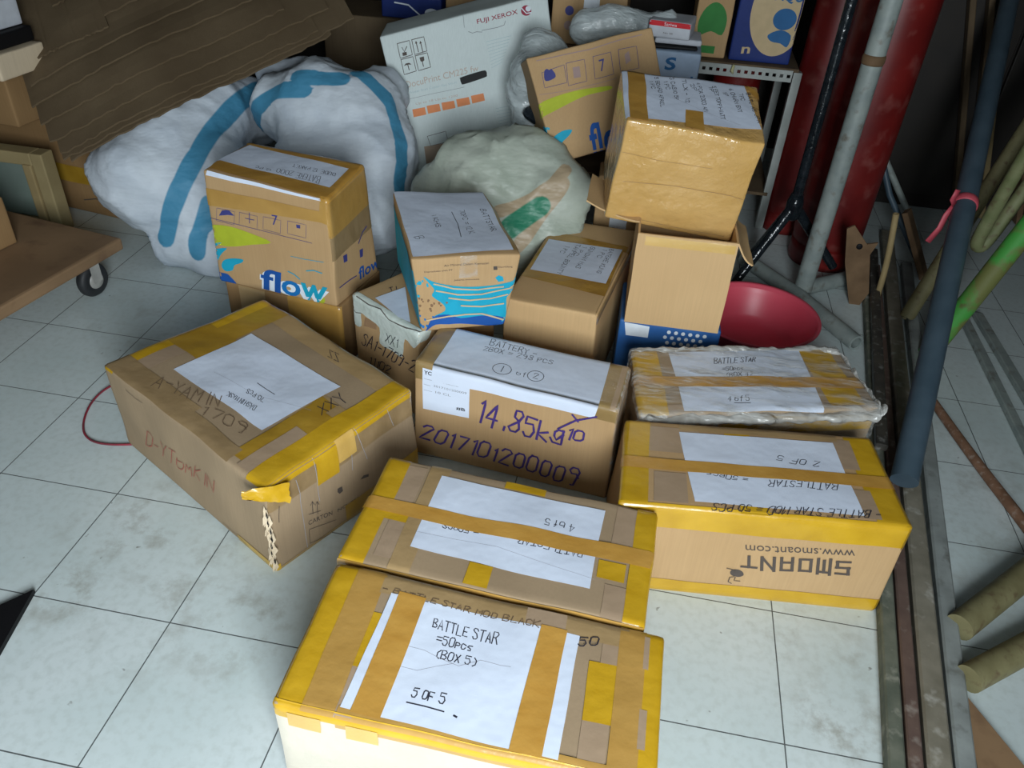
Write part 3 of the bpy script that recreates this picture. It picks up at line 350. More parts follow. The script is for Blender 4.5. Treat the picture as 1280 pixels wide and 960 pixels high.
BOXES['torn'] = dict(o=(0.8706, 0.9274, 0), c=[(-0.1858, -0.0481, 0), (0.0361, -0.1885, 0), (0.1858, 0.0481, 0), (-0.0361, 0.1885, 0), (-0.1858, -0.0481, 0.272), (0.0361, -0.1885, 0.272), (0.1858, 0.0481, 0.272), (-0.0361, 0.1885, 0.272)], d=(0.2626, 0.28, 0.272), amp=0.002, items=[
    ('tape', 'top', [(-0.0053, -0.014), (0.2626, -0.014), (0.2626, 0.0168), (-0.0053, 0.0168)], 'whitefilm', 2, None),
    ('tape', 'front', [(-0.0089, 0.2465), (0.2107, 0.2585), (0.2963, 0.2677), (-0.0156, 0.2661)], 'whitefilm', 1, None),
    ('poly', 'front', [(-0.0174, 0.2652), (0.0632, 0.269), (0.1381, 0.262), (0.211, 0.2649), (0.3043, 0.2911), (0.2959, 0.2439), (0.2651, 0.2411), (0.2448, 0.2183), (0.2135, 0.2315), (0.1986, 0.169), (0.1571, 0.1678), (0.1078, 0.1665), (0.1099, 0.2168), (0.0592, 0.2255), (0.035, 0.2274), (0.0338, 0.1873), (0.0064, 0.1811), (0.0022, 0.2254)], 'whitefilm', 'torn_film_edge', 2, 0),
    ('line', 'front', [(0.0203, 0.2722), (0.0717, 0.2696), (0.1143, 0.2762), (0.1546, 0.2634), (0.2191, 0.2687), (0.2815, 0.2832)], 0.0025, 'darkprint', 'torn_film_edge', 3, 0),
    ('line', 'front', [(0.0022, 0.2254), (0.0151, 0.2215), (0.0379, 0.23)], 0.0018, 'darkprint', 'torn_film_edge', 3, 0),
    ('hand', 'front', [(0.0279, 0.127), (0.2422, 0.142), (0.2594, 0.1807), (0.0455, 0.1716)], 'SA1-1709-2', 0.0028, 'ink', 0),
    ('hand', 'front', [(0.0546, 0.0744), (0.1434, 0.0825), (0.1538, 0.1122), (0.0615, 0.1024)], '11102', 0.0028, 'ink', 0),
    ('hand', 'front', [(0.133, 0.1855), (0.1832, 0.1908), (0.1889, 0.2227), (0.1391, 0.2146)], 'XX1', 0.002, 'ink', 0),
    ('poly', 'front', [(0.0502, 0.2213), (0.098, 0.2274), (0.0961, 0.2038), (0.043, 0.1917)], 'browntapep', 'printed_mark', 1, 0),
    ('paper', [('top', [(0.0605, 0.0288), (0.0695, 0.1233), (0.214, 0.0184), (0.1719, 0.0134)])], 'paper', 2, 'white paper half under the teal-printed carton'),
    ('hand', 'top', [(0.0612, 0.0779), (0.0647, 0.0981), (0.0502, 0.1069), (0.0456, 0.0853)], 'Ti', 0.002, 'ink', 0),
])
BOXES['plain'] = dict(o=(1.2483, 1.1701, 0), c=[(-0.1612, -0.2441, 0), (0.0889, -0.2786, 0), (0.1612, 0.2441, 0), (-0.0889, 0.2786, 0), (-0.1609, -0.2466, 0.2958), (0.0868, -0.2769, 0.3029), (0.1645, 0.2459, 0.304), (-0.09, 0.2764, 0.2953)], d=(0.2524, 0.5277, 0.3), amp=0.0015, items=[
    ('tape', 'top', [(0.0095, 0.4121), (0.2353, 0.4087), (0.2475, 0.0978), (0.0031, 0.1314)], 'amberg', 1, None),
    ('tape', 'top', [(0.0443, 0.3842), (0.2851, 0.3612), (0.2703, 0.3992), (0.0372, 0.4282)], 'amberg', 2, None),
    ('paper', [('top', [(0.016, 0.1739), (0.234, 0.1659), (0.2311, 0.3795), (0.0129, 0.3748)])], 'paper', 2, 'white paper list taped to the lid'),
    ('hand', 'top', [(0.1962, 0.3733), (0.1954, 0.2181), (0.2078, 0.2167), (0.2092, 0.3715)], 'BATERE KUNG', 0.0015, 'ink', 1),
    ('hand', 'top', [(0.1787, 0.3669), (0.1731, 0.3089), (0.186, 0.3072), (0.1917, 0.3652)], '1 PC', 0.0015, 'ink', 1),
    ('hand', 'top', [(0.1407, 0.3695), (0.1325, 0.2251), (0.1452, 0.2237), (0.1538, 0.3677)], 'GUNDAM MAS', 0.0015, 'ink', 1),
    ('hand', 'top', [(0.12, 0.3669), (0.1057, 0.3001), (0.1187, 0.2985), (0.1333, 0.3652)], '1 PC', 0.0015, 'ink', 1),
    ('hand', 'top', [(0.0978, 0.3704), (0.0922, 0.1735), (0.1048, 0.1722), (0.1111, 0.3686)], 'TAMPEL BOUNTY', 0.0015, 'ink', 1),
    ('hand', 'top', [(0.0704, 0.3522), (0.0665, 0.3018), (0.0796, 0.3002), (0.0838, 0.3504)], '1 PC', 0.0015, 'ink', 1),
    ('tape', 'right', [(0, 0.27), (0.5277, 0.27), (0.5277, 0.306), (0, 0.306)], 'thintape', 1, None),
])
BOXES['open'] = dict(o=(1.5241, 1.0903, 0.25), c=[(-0.1192, -0.1232, 0), (0.1256, -0.1175, 0), (0.1199, 0.1241, 0), (-0.1264, 0.1167, 0), (-0.1192, -0.1232, 0.2587), (0.1251, -0.1156, 0.2585), (0.1199, 0.1241, 0.2587), (-0.1264, 0.1167, 0.2587)], d=(0.2464, 0.24, 0.2587), amp=0.002, items=[
])
BOXES['taped'] = dict(o=(1.4628, 1.1925, 0.5049), c=[(-0.1491, -0.1454, -0.005), (0.1768, -0.1148, -0.0434), (0.1511, 0.1485, 0.0112), (-0.1788, 0.1118, 0.0372), (-0.1234, -0.1952, 0.2638), (0.1991, -0.1598, 0.2328), (0.1819, 0.1015, 0.2885), (-0.1608, 0.0626, 0.3053)], d=(0.3329, 0.2657, 0.2778), amp=0.004, items=[
    ('paper', [('top', [(0.0013, 0.2731), (0.297, 0.2739), (0.3264, 0.0539), (-0.0046, 0.0129)])], 'paper', 2, 'crumpled white paper list on the lid'),
    ('hand', 'top', [(0.3013, 0.2244), (0.3192, 0.0784), (0.3284, 0.0838), (0.3106, 0.2298)], 'BATU AE JPN', 0.0016, 'ink', 1),
    ('hand', 'top', [(0.2834, 0.2146), (0.2868, 0.1811), (0.296, 0.1865), (0.2926, 0.2201)], '7PC', 0.0016, 'ink', 1),
    ('hand', 'top', [(0.2602, 0.2335), (0.276, 0.1161), (0.2852, 0.1215), (0.2694, 0.239)], '6 CHARM BNT', 0.0016, 'ink', 1),
    ('hand', 'top', [(0.2416, 0.2132), (0.2483, 0.19), (0.2575, 0.1955), (0.2508, 0.2188)], '1P', 0.0016, 'ink', 1),
    ('hand', 'top', [(0.2209, 0.2331), (0.2315, 0.0751), (0.2407, 0.0806), (0.2301, 0.2387)], '5 PET TOPPI-WATT', 0.0016, 'ink', 1),
    ('hand', 'top', [(0.2109, 0.2303), (0.2127, 0.2001), (0.2219, 0.2057), (0.2201, 0.2359)], '1P', 0.0016, 'ink', 1),
    ('hand', 'top', [(0.1819, 0.238), (0.1921, 0.1006), (0.2013, 0.1063), (0.1911, 0.2437)], '4 PCR 2003 AM', 0.0016, 'ink', 1),
    ('hand', 'top', [(0.1665, 0.2284), (0.1716, 0.1935), (0.1808, 0.1992), (0.1757, 0.2342)], '2P', 0.0016, 'ink', 1),
    ('hand', 'top', [(0.1479, 0.2445), (0.1505, 0.1318), (0.1597, 0.1375), (0.1571, 0.2502)], 'TLX - 12', 0.0016, 'ink', 1),
    ('hand', 'top', [(0.1189, 0.2526), (0.1242, 0.1388), (0.1333, 0.1446), (0.1281, 0.2584)], '3 CASIO 5P', 0.0016, 'ink', 1),
    ('hand', 'top', [(0.1029, 0.2317), (0.1053, 0.1897), (0.1145, 0.1956), (0.1121, 0.2376)], '1 PC', 0.0016, 'ink', 1),
    ('hand', 'top', [(0.0817, 0.2475), (0.087, 0.0873), (0.0961, 0.0932), (0.0909, 0.2534)], '5 BOARD APREL', 0.0016, 'ink', 1),
    ('hand', 'top', [(0.0655, 0.2208), (0.068, 0.1785), (0.0772, 0.1845), (0.0747, 0.2268)], '1 PC', 0.0016, 'ink', 1),
    ('tape', 'top', [(0.0151, 0.2736), (0.0577, 0.2686), (0.0503, 0.0077), (0.0074, 0.0122)], 'amberp', 3, None),
    ('tape', 'top', [(0.1476, 0.0947), (0.189, 0.0978), (0.1848, 0.006), (0.1408, 0.0099)], 'amberp', 3, None),
    ('tape', 'top', [(0.297, 0.2739), (0.3376, 0.2241), (0.339, 0.1905), (0.3176, 0.2188)], 'amberp', 3, None),
    ('line', 'top', [(0.1172, 0.1519), (0.1916, 0.1005), (0.2761, 0.0612)], 0.0008, 'crease', 'paper_crease', 3, 1),
    ('line', 'front', [(0.0274, 0.117), (0.157, 0.1272), (0.2982, 0.131), (0.3729, 0.1209)], 0.0012, 'tapeline', 'tape_seam', 1, 0),
    ('line', 'front', [(0.0057, 0.1941), (0.0956, 0.1902), (0.2283, 0.1948)], 0.0009, 'tapeline', 'tape_seam', 1, 0),
    ('line', 'front', [(0.0279, 0.0179), (0.176, 0.0148), (0.3133, 0.0154)], 0.0012, 'tapeline', 'tape_seam', 1, 0),
])
BOXES['xerox'] = dict(o=(0.8767, 2.0174, 0.012), c=[(-0.2598, -0.1682, 0), (0.2972, -0.0282, 0), (0.2598, 0.1682, 0), (-0.2972, 0.0282, 0), (-0.4476, -0.0682, 0.6409), (0.1094, 0.0718, 0.8006), (0.0719, 0.2682, 0.8006), (-0.4851, 0.1282, 0.6409)], d=(0.5961, 0.2, 0.6753), amp=0.002, items=[
    ('print', 'front', [(0.344, 0.6377), (0.4879, 0.64), (0.4875, 0.6559), (0.3437, 0.6544)], 'FUJI XEROX', 'maroon', 0, 0.01, 1),
    ('poly', 'front', [(0.5351, 0.6435), (0.5335, 0.6396), (0.5303, 0.6363), (0.5259, 0.6341), (0.5205, 0.633), (0.5149, 0.6334), (0.5095, 0.635), (0.5048, 0.6378), (0.5014, 0.6415), (0.4996, 0.6457), (0.4995, 0.65), (0.5011, 0.654), (0.5044, 0.6572), (0.5088, 0.6594), (0.5141, 0.6604), (0.5197, 0.66), (0.5251, 0.6583), (0.5297, 0.6556), (0.5331, 0.6519), (0.535, 0.6478)], 'maroon', 'globe_emblem', 1, 0),
    ('poly', 'front', [(0.5345, 0.6483), (0.5327, 0.645), (0.5288, 0.6431), (0.5239, 0.643), (0.5194, 0.6448), (0.5164, 0.648), (0.5158, 0.6517), (0.5177, 0.655), (0.5216, 0.6569), (0.5264, 0.657), (0.5309, 0.6552), (0.5339, 0.652)], 'whiteprint', 'globe_emblem', 2, 0),
    ('line', 'front', [(0.5033, 0.6548), (0.516, 0.6397), (0.5328, 0.6385)], 0.003, 'whiteprint', 'globe_emblem', 2, 0),
    ('line', 'front', [(0.0558, 0.6419), (0.0996, 0.6423), (0.0997, 0.5971), (0.055, 0.5943), (0.0558, 0.6419)], 0.0022, 'darkprint', 'handling_symbol', 1, 0),
    ('line', 'front', [(0.1085, 0.6425), (0.1522, 0.6428), (0.1529, 0.5985), (0.1084, 0.5958), (0.1085, 0.6425)], 0.0022, 'darkprint', 'handling_symbol', 1, 0),
    ('line', 'front', [(0.0559, 0.5901), (0.1002, 0.5913), (0.1004, 0.5454), (0.0551, 0.5416), (0.0559, 0.5901)], 0.0022, 'darkprint', 'handling_symbol', 1, 0),
    ('line', 'front', [(0.1088, 0.5918), (0.153, 0.593), (0.1538, 0.548), (0.1087, 0.5444), (0.1088, 0.5918)], 0.0022, 'darkprint', 'handling_symbol', 1, 0),
    ('poly', 'front', [(0.0662, 0.6102), (0.0812, 0.6103), (0.0808, 0.5994), (0.0654, 0.5998)], 'darkprint', 'handling_symbol', 1, 0),
    ('line', 'front', [(0.0694, 0.6259), (0.0741, 0.6118), (0.0862, 0.6255)], 0.003, 'darkprint', 'handling_symbol', 1, 0),
    ('line', 'front', [(0.1218, 0.6325), (0.123, 0.6021)], 0.003, 'darkprint', 'handling_symbol', 1, 0),
    ('poly', 'front', [(0.1167, 0.628), (0.1218, 0.6363), (0.1258, 0.6287)], 'darkprint', 'handling_symbol', 1, 0),
    ('line', 'front', [(0.1369, 0.6294), (0.1382, 0.5992)], 0.003, 'darkprint', 'handling_symbol', 1, 0),
    ('poly', 'front', [(0.1318, 0.6249), (0.1369, 0.6333), (0.1409, 0.6256)], 'darkprint', 'handling_symbol', 1, 0),
    ('poly', 'front', [(0.0612, 0.5685), (0.0694, 0.575), (0.0819, 0.5749), (0.0891, 0.5678), (0.0766, 0.5701)], 'darkprint', 'handling_symbol', 1, 0),
    ('line', 'front', [(0.0757, 0.5703), (0.0763, 0.5536)], 0.003, 'darkprint', 'handling_symbol', 1, 0),
    ('poly', 'front', [(0.1222, 0.5836), (0.1383, 0.5841), (0.1373, 0.5722), (0.1293, 0.5684), (0.1232, 0.5717)], 'darkprint', 'handling_symbol', 1, 0),
    ('line', 'front', [(0.1293, 0.5684), (0.1295, 0.5553)], 0.003, 'darkprint', 'handling_symbol', 1, 0),
    ('print', 'front', [(0.0503, 0.4967), (0.3195, 0.5097), (0.321, 0.5279), (0.0512, 0.5195)], 'DocuPrint CM225 fw', 'tanprint', 0, 0, 1),
    ('print', 'front', [(0.0555, 0.4737), (0.2325, 0.4816), (0.2336, 0.4909), (0.0572, 0.4841)], 'Printer Scan Copier Fax Wi-Fi', 'paleteal', 0, 0, 1),
    ('line', 'front', [(0.0544, 0.4599), (0.2575, 0.4695)], 0.001, 'greyprint', 'printed_line', 1, 0),
    ('print', 'front', [(0.0706, 0.4335), (0.2283, 0.4419), (0.2293, 0.4505), (0.0721, 0.4435)], 'Up to 18 Up to 1200', 'tanprint', 0, 0, 1),
    ('poly', 'front', [(0.0539, 0.4226), (0.1015, 0.4243), (0.1005, 0.3999), (0.0523, 0.3963)], 'orangeprint', 'orange_icon', 1, 0),
    ('poly', 'front', [(0.1089, 0.4275), (0.1564, 0.429), (0.1557, 0.4051), (0.1076, 0.4018)], 'orangeprint', 'orange_icon', 1, 0),
    ('poly', 'front', [(0.1645, 0.4311), (0.2119, 0.4326), (0.2115, 0.4092), (0.1636, 0.406)], 'orangeprint', 'orange_icon', 1, 0),
    ('poly', 'front', [(0.2202, 0.4355), (0.2674, 0.4369), (0.2673, 0.414), (0.2196, 0.4109)], 'orangeprint', 'orange_icon', 1, 0),
    ('poly', 'front', [(0.2751, 0.4394), (0.3222, 0.4407), (0.3224, 0.4182), (0.2748, 0.4153)], 'orangeprint', 'orange_icon', 1, 0),
    ('poly', 'front', [(0.2473, 0.4953), (0.2545, 0.5006), (0.3316, 0.5079), (0.346, 0.5046), (0.3466, 0.4935), (0.3371, 0.4866), (0.2594, 0.4778), (0.2493, 0.4822)], 'black', 'hand_hole', 1, 0),
    ('line', 'front', [(0.364, 0.5891), (0.4529, 0.5902)], 0.0012, 'paleteal', 'fine_print', 1, 0),
    ('line', 'front', [(0.3644, 0.5795), (0.4474, 0.5819)], 0.0012, 'paleteal', 'fine_print', 1, 0),
    ('line', 'front', [(0.3649, 0.57), (0.4418, 0.5737)], 0.0012, 'paleteal', 'fine_print', 1, 0),
    ('line', 'front', [(0.3653, 0.5604), (0.4363, 0.5654)], 0.0012, 'paleteal', 'fine_print', 1, 0),
    ('line', 'front', [(0.3658, 0.5508), (0.4306, 0.557)], 0.0012, 'paleteal', 'fine_print', 1, 0),
    ('line', 'front', [(0.3662, 0.5411), (0.425, 0.5485)], 0.0012, 'paleteal', 'fine_print', 1, 0),
    ('line', 'front', [(0.3667, 0.5314), (0.4193, 0.54)], 0.0012, 'paleteal', 'fine_print', 1, 0),
    ('line', 'front', [(0.3672, 0.5217), (0.4136, 0.5315)], 0.0012, 'paleteal', 'fine_print', 1, 0),
    ('line', 'front', [(0.3676, 0.512), (0.4079, 0.5228)], 0.0012, 'paleteal', 'fine_print', 1, 0),
    ('line', 'front', [(0.3575, 0.3901), (0.456, 0.3963)], 0.0012, 'paleteal', 'fine_print', 1, 0),
    ('line', 'front', [(0.3581, 0.3807), (0.4574, 0.3872)], 0.0012, 'paleteal', 'fine_print', 1, 0),
    ('line', 'front', [(0.3587, 0.3713), (0.4588, 0.378)], 0.0012, 'paleteal', 'fine_print', 1, 0),
    ('line', 'front', [(0.3593, 0.3619), (0.4602, 0.3688)], 0.0012, 'paleteal', 'fine_print', 1, 0),
    ('line', 'front', [(0.36, 0.3524), (0.4615, 0.3597)], 0.0012, 'paleteal', 'fine_print', 1, 0),
    ('line', 'front', [(0.3606, 0.3429), (0.4629, 0.3505)], 0.0012, 'paleteal', 'fine_print', 1, 0),
    ('line', 'front', [(0.3613, 0.3334), (0.4643, 0.3412)], 0.0012, 'paleteal', 'fine_print', 1, 0),
    ('line', 'front', [(0.3619, 0.3239), (0.4657, 0.332)], 0.0012, 'paleteal', 'fine_print', 1, 0),
    ('line', 'front', [(0.3625, 0.3143), (0.4672, 0.3227)], 0.0012, 'paleteal', 'fine_print', 1, 0),
    ('line', 'front', [(0.3632, 0.3047), (0.4686, 0.3134)], 0.0012, 'paleteal', 'fine_print', 1, 0),
    ('line', 'front', [(0.3638, 0.295), (0.47, 0.3041)], 0.0012, 'paleteal', 'fine_print', 1, 0),
    ('line', 'front', [(0.3645, 0.2854), (0.4714, 0.2947)], 0.0012, 'paleteal', 'fine_print', 1, 0),
    ('poly', 'front', [(0.0645, 0.2938), (0.203, 0.3015), (0.1897, 0.2041), (0.054, 0.1908)], 'claytape', 'cardboard_patch', 1, 0),
    ('line', 'front', [(0.0854, 0.3284), (0.1571, 0.3379), (0.1577, 0.3026), (0.089, 0.2945), (0.0854, 0.3284)], 0.0015, 'darkprint', 'printed_icon', 1, 0),
    ('line', 'front', [(0.2997, 0.6757), (0.2966, 0.6409)], 0.0015, 'greyprint', 'box_crease', 1, 0),
    ('line', 'front', [(0.3082, 0.6268), (0.3215, 0.6203), (0.3365, 0.6215), (0.3552, 0.6173), (0.3562, 0.6218), (0.4099, 0.6205), (0.4349, 0.6228), (0.4417, 0.6329)], 0.0015, 'greyprint', 'box_crease', 1, 0),
])
BOXES['flow2'] = dict(o=(1.2676, 1.6866, 0.4541), c=[(-0.1374, -0.1877, -0.0041), (0.198, -0.0103, 0.0786), (0.1429, 0.1701, 0.0123), (-0.2035, 0.0279, -0.0867), (-0.2674, -0.0821, 0.2678), (0.0893, 0.0599, 0.36), (0.032, 0.2412, 0.2979), (-0.3143, 0.099, 0.199)], d=(0.3873, 0.2, 0.3146), amp=0.003, items=[
    ('poly', 'front', [(-0.0299, 0.1459), (0.0018, 0.1788), (0.0569, 0.1896), (0.1346, 0.1887), (0.2195, 0.1799), (0.2253, 0.1681), (0.1554, 0.1691), (0.0918, 0.1603), (0.0127, 0.1433), (-0.0274, 0.133)], 'limeprint', 'printed_swoosh', 1, 0),
    ('poly', 'front', [(-0.0416, 0.0744), (-0.034, 0.1055), (-0.0203, 0.1143), (0.0122, 0.106), (-0.0112, 0.0872), (-0.0284, 0.046), (-0.039, 0.0405)], 'tealprint', 'printed_swoosh', 1, 0),
    ('poly', 'front', [(-0.008, 0.0573), (0.0122, 0.077), (0.0467, 0.0888), (0.0767, 0.0852), (0.0639, 0.0718), (0.0322, 0.0551), (0.0116, 0.0312), (-0.0052, 0.0419)], 'tealprint', 'printed_swoosh', 1, 0),
    ('poly', 'front', [(-0.0457, 0.0472), (-0.0132, 0.0232), (0.0084, 0.0279), (0.0128, 0.0057), (0.0341, -0.0135), (0.0019, -0.0006), (-0.0306, 0.0249)], 'blueprint2', 'printed_swoosh', 2, 0),
    ('print', 'front', [(0.1173, -0.0144), (0.2742, -0.0217), (0.2799, 0.0809), (0.1276, 0.0884)], 'flow', 'blueprint2', 0, 0.02, 1),
    ('print', 'front', [(0.2072, 0.2258), (0.223, 0.2252), (0.2273, 0.2595), (0.2102, 0.2596)], '7', 'blueprint', 0, 0, 1),
    ('poly', 'front', [(0.0428, 0.266), (0.053, 0.2716), (0.0598, 0.2659), (0.0668, 0.2682), (0.0728, 0.2446), (0.0472, 0.2375), (0.0362, 0.2434)], 'blueprint', 'printed_icon', 1, 0),
    ('line', 'front', [(0.1128, 0.2731), (0.1677, 0.2719), (0.1596, 0.209), (0.1013, 0.2091), (0.1128, 0.2731)], 0.0012, 'blueprint', 'printed_icon', 1, 0),
    ('line', 'front', [(0.1957, 0.2732), (0.2509, 0.2719), (0.2441, 0.2086), (0.1855, 0.2088), (0.1957, 0.2732)], 0.0012, 'blueprint', 'printed_icon', 1, 0),
    ('line', 'front', [(0.2744, 0.2723), (0.3298, 0.271), (0.3244, 0.2073), (0.2655, 0.2075), (0.2744, 0.2723)], 0.0012, 'blueprint', 'printed_icon', 1, 0),
    ('line', 'front', [(0.0338, 0.2642), (0.1057, 0.2708), (0.1, 0.2196), (0.0295, 0.2208), (0.0338, 0.2642)], 0.0012, 'blueprint', 'printed_icon', 1, 0),
    ('poly', 'front', [(0.1276, 0.2574), (0.1486, 0.2564), (0.1444, 0.225), (0.1232, 0.2261)], 'fadeprint', 'printed_icon', 1, 0),
    ('poly', 'front', [(0.2896, 0.2545), (0.3043, 0.2622), (0.3045, 0.2346), (0.2874, 0.2266)], 'fadeprint', 'printed_icon', 1, 0),
    ('line', 'front', [(0.0099, 0.2053), (0.1189, 0.1946), (0.2495, 0.195)], 0.0015, 'fadeprint', 'printed_icon', 1, 0),
    ('line', 'front', [(0.03, 0.3012), (0.1886, 0.295), (0.3511, 0.3)], 0.003, 'fadeprint', 'printed_icon', 1, 0),
])
# sacks: overlapping lumps (centre, radius) and the woven stripes that run over them, in metres
SACKS = {}
SACKS['left'] = dict(blobs=[((-0.2482, 1.4236, 0.2633), 0.163), ((-0.2217, 1.5567, 0.3344), 0.183), ((-0.1436, 1.7024, 0.3787), 0.177), ((-0.0947, 1.5179, 0.2079), 0.2), ((-0.1031, 1.3978, 0.067), 0.11), ((0.0171, 1.3601, 0.027), 0.1), ((0.0598, 1.55, 0.1703), 0.155), ((-0.0494, 1.8598, 0.3683), 0.13)], stripes=[[(0.0475, 1.9492, 0.5104), (0.0121, 1.8144, 0.4735), (0.0039, 1.6413, 0.4551), (-0.0312, 1.5687, 0.407), (-0.0232, 1.4332, 0.3744), (-0.0471, 1.348, 0.3022), (-0.085, 1.3183, 0.2165), (-0.1169, 1.3011, 0.1175)], [(0.0263, 1.3605, 0.2324), (-0.016, 1.3507, 0.1314), (-0.0073, 1.2868, 0.0905)], [(-0.2075, 1.3428, 0.1025), (-0.1962, 1.3256, 0.0588), (-0.1806, 1.3139, 0.0216)], [(-0.0312, 1.5687, 0.407), (0.012, 1.686, 0.4614), (0.0211, 1.9236, 0.4581), (0.1048, 1.9599, 0.4624)]], stripes2=[])
SACKS['right'] = dict(blobs=[((0.1611, 1.7233, 0.4473), 0.125), ((0.2846, 1.7174, 0.4489), 0.17), ((0.4165, 1.705, 0.4402), 0.16), ((0.5033, 1.6386, 0.3353), 0.15), ((0.4677, 1.552, 0.1938), 0.17), ((0.3348, 1.5771, 0.253), 0.175), ((0.5613, 1.6094, 0.1513), 0.1), ((0.0584, 1.8866, 0.5), 0.08), ((0.2403, 1.8521, 0.5358), 0.05), ((0.1527, 1.8847, 0.5293), 0.06), ((0.3141, 1.8103, 0.533), 0.045), ((0.4657, 1.8464, 0.4844), 0.1)], stripes=[[(0.4399, 1.6926, 0.598), (0.5013, 1.6829, 0.574), (0.5544, 1.6782, 0.5167), (0.5981, 1.6165, 0.4494), (0.6198, 1.5554, 0.3801), (0.608, 1.5393, 0.289)], [(0.2586, 1.6259, 0.5898), (0.3317, 1.6319, 0.5881), (0.4014, 1.6472, 0.5886)], [(0.0795, 1.6428, 0.3536), (0.0638, 1.6553, 0.4031), (0.1046, 1.615, 0.4741), (0.1847, 1.6108, 0.5358), (0.292, 1.5895, 0.5607)]], stripes2=[])
SACKS['green'] = dict(blobs=[((0.8982, 1.4767, 0.3781), 0.14), ((1.0206, 1.4952, 0.4122), 0.13), ((0.9469, 1.5437, 0.424), 0.1), ((0.7975, 1.4676, 0.3019), 0.12), ((1.1307, 1.449, 0.3796), 0.11), ((1.1893, 1.4674, 0.3926), 0.07), ((1.0431, 1.423, 0.2451), 0.14), ((0.898, 1.3774, 0.2463), 0.14), ((1.1481, 1.4086, 0.2391), 0.1), ((0.9198, 1.411, 0.1194), 0.16), ((1.149, 1.4917, 0.0815), 0.14)], stripes=[[(1.1713, 1.4126, 0.4752), (1.1392, 1.3566, 0.4388), (1.084, 1.3499, 0.3893), (0.9861, 1.327, 0.3427)], [(1.1747, 1.3718, 0.4446), (1.1457, 1.3404, 0.3888), (1.0999, 1.3237, 0.3259), (1.0547, 1.2842, 0.2593)]], stripes2=[[(1.113, 1.3405, 0.3769), (1.0733, 1.33, 0.3454), (1.0269, 1.3005, 0.3109)]])

# ------------------------------------------------------------------ materials
MATS = {}
def newmat(name):
    m = bpy.data.materials.new(name); m.use_nodes = True
    nt = m.node_tree
    return m, nt, nt.nodes['Principled BSDF']
def N(nt, t, **kw):
    n = nt.nodes.new(t)
    for k, v in kw.items():
        if k in n.inputs.keys(): n.inputs[k].default_value = v
        else: setattr(n, k, v)
    return n
def rgba(c): return (c[0], c[1], c[2], 1.0)
def mixc(nt, fac, a, b):
    n = nt.nodes.new('ShaderNodeMix'); n.data_type = 'RGBA'
    for idx, v in ((0, fac), (6, a), (7, b)):
        if hasattr(v, 'is_output') or isinstance(v, bpy.types.NodeSocket): nt.links.new(v, n.inputs[idx])
        else: n.inputs[idx].default_value = v
    return n.outputs[2]
def noise_fac(nt, scale, lo=0.4, hi=0.6, detail=4.0, vec=None, rough=0.5):
    n = N(nt, 'ShaderNodeTexNoise', Scale=scale, Detail=detail, Roughness=rough)
    if vec is None:
        tc = nt.nodes.new('ShaderNodeTexCoord'); vec = tc.outputs['Object']
    nt.links.new(vec, n.inputs['Vector'])
    r = nt.nodes.new('ShaderNodeMapRange')
    r.inputs['From Min'].default_value = lo; r.inputs['From Max'].default_value = hi
    nt.links.new(n.outputs['Fac'], r.inputs['Value'])
    return r.outputs['Result']
def bump(nt, bsdf, height, strength, dist):
    b = N(nt, 'ShaderNodeBump', Strength=strength, Distance=dist)
    nt.links.new(height, b.inputs['Height'])
    nt.links.new(b.outputs['Normal'], bsdf.inputs['Normal'])
def stretched(nt, sx, sy, sz):
    tc = nt.nodes.new('ShaderNodeTexCoord'); mp = nt.nodes.new('ShaderNodeMapping')
    mp.inputs['Scale'].default_value = (sx, sy, sz)
    nt.links.new(tc.outputs['Object'], mp.inputs['Vector'])
    return mp.outputs['Vector']

def mottled(name, c1, c2, scale=8, rough=0.8, c3=None, s3=60, bs=0.0, bscale=40, bd=0.002, spec=0.5, metal=0.0, lo=.35, hi=.65, coat=0.0):
    m, nt, p = newmat(name)
    f = noise_fac(nt, scale, lo, hi)
    c = mixc(nt, f, rgba(c1), rgba(c2))
    if c3: c = mixc(nt, noise_fac(nt, s3, .56, .80, 6), c, rgba(c3))
    nt.links.new(c, p.inputs['Base Color'])
    p.inputs['Roughness'].default_value = rough
    p.inputs['Specular IOR Level'].default_value = spec
    p.inputs['Metallic'].default_value = metal
    if coat: p.inputs['Coat Weight'].default_value = coat; p.inputs['Coat Roughness'].default_value = .12
    if bs: bump(nt, p, noise_fac(nt, bscale, 0, 1, 3), bs, bd)
    MATS[name] = m
    return m

def board(name, c1, c2):
    """corrugated cardboard: soft mottling, fine flute streaks"""
    m, nt, p = newmat(name)
    c = mixc(nt, noise_fac(nt, 5, .3, .7), rgba(c1), rgba(c2))
    st = noise_fac(nt, 1.0, .3, .7, 3, stretched(nt, 260, 260, 6))
    dk = [x * .86 for x in c1]
    c = mixc(nt, st, c, mixc(nt, 0.35, c, rgba(dk)))
    nt.links.new(c, p.inputs['Base Color'])
    p.inputs['Roughness'].default_value = .72
    p.inputs['Specular IOR Level'].default_value = .25
    bump(nt, p, noise_fac(nt, 14, 0, 1, 3), .25, .004)
    MATS[name] = m
board('kraft', (.47, .30, .145), (.53, .35, .18))
board('kraft_grey', (.34, .245, .15), (.40, .29, .18))
board('kraft_light', (.60, .39, .19), (.66, .44, .22))
board('kraft_dark', (.27, .16, .07), (.33, .20, .09))
board('kraft_shaded', (.115, .080, .045), (.165, .12, .07))  # darkened kraft: the shade over the heap is put into its colour
board('kraft_cream', (.62, .50, .34), (.70, .58, .42))
board('white_board', (.66, .74, .73), (.72, .80, .79))

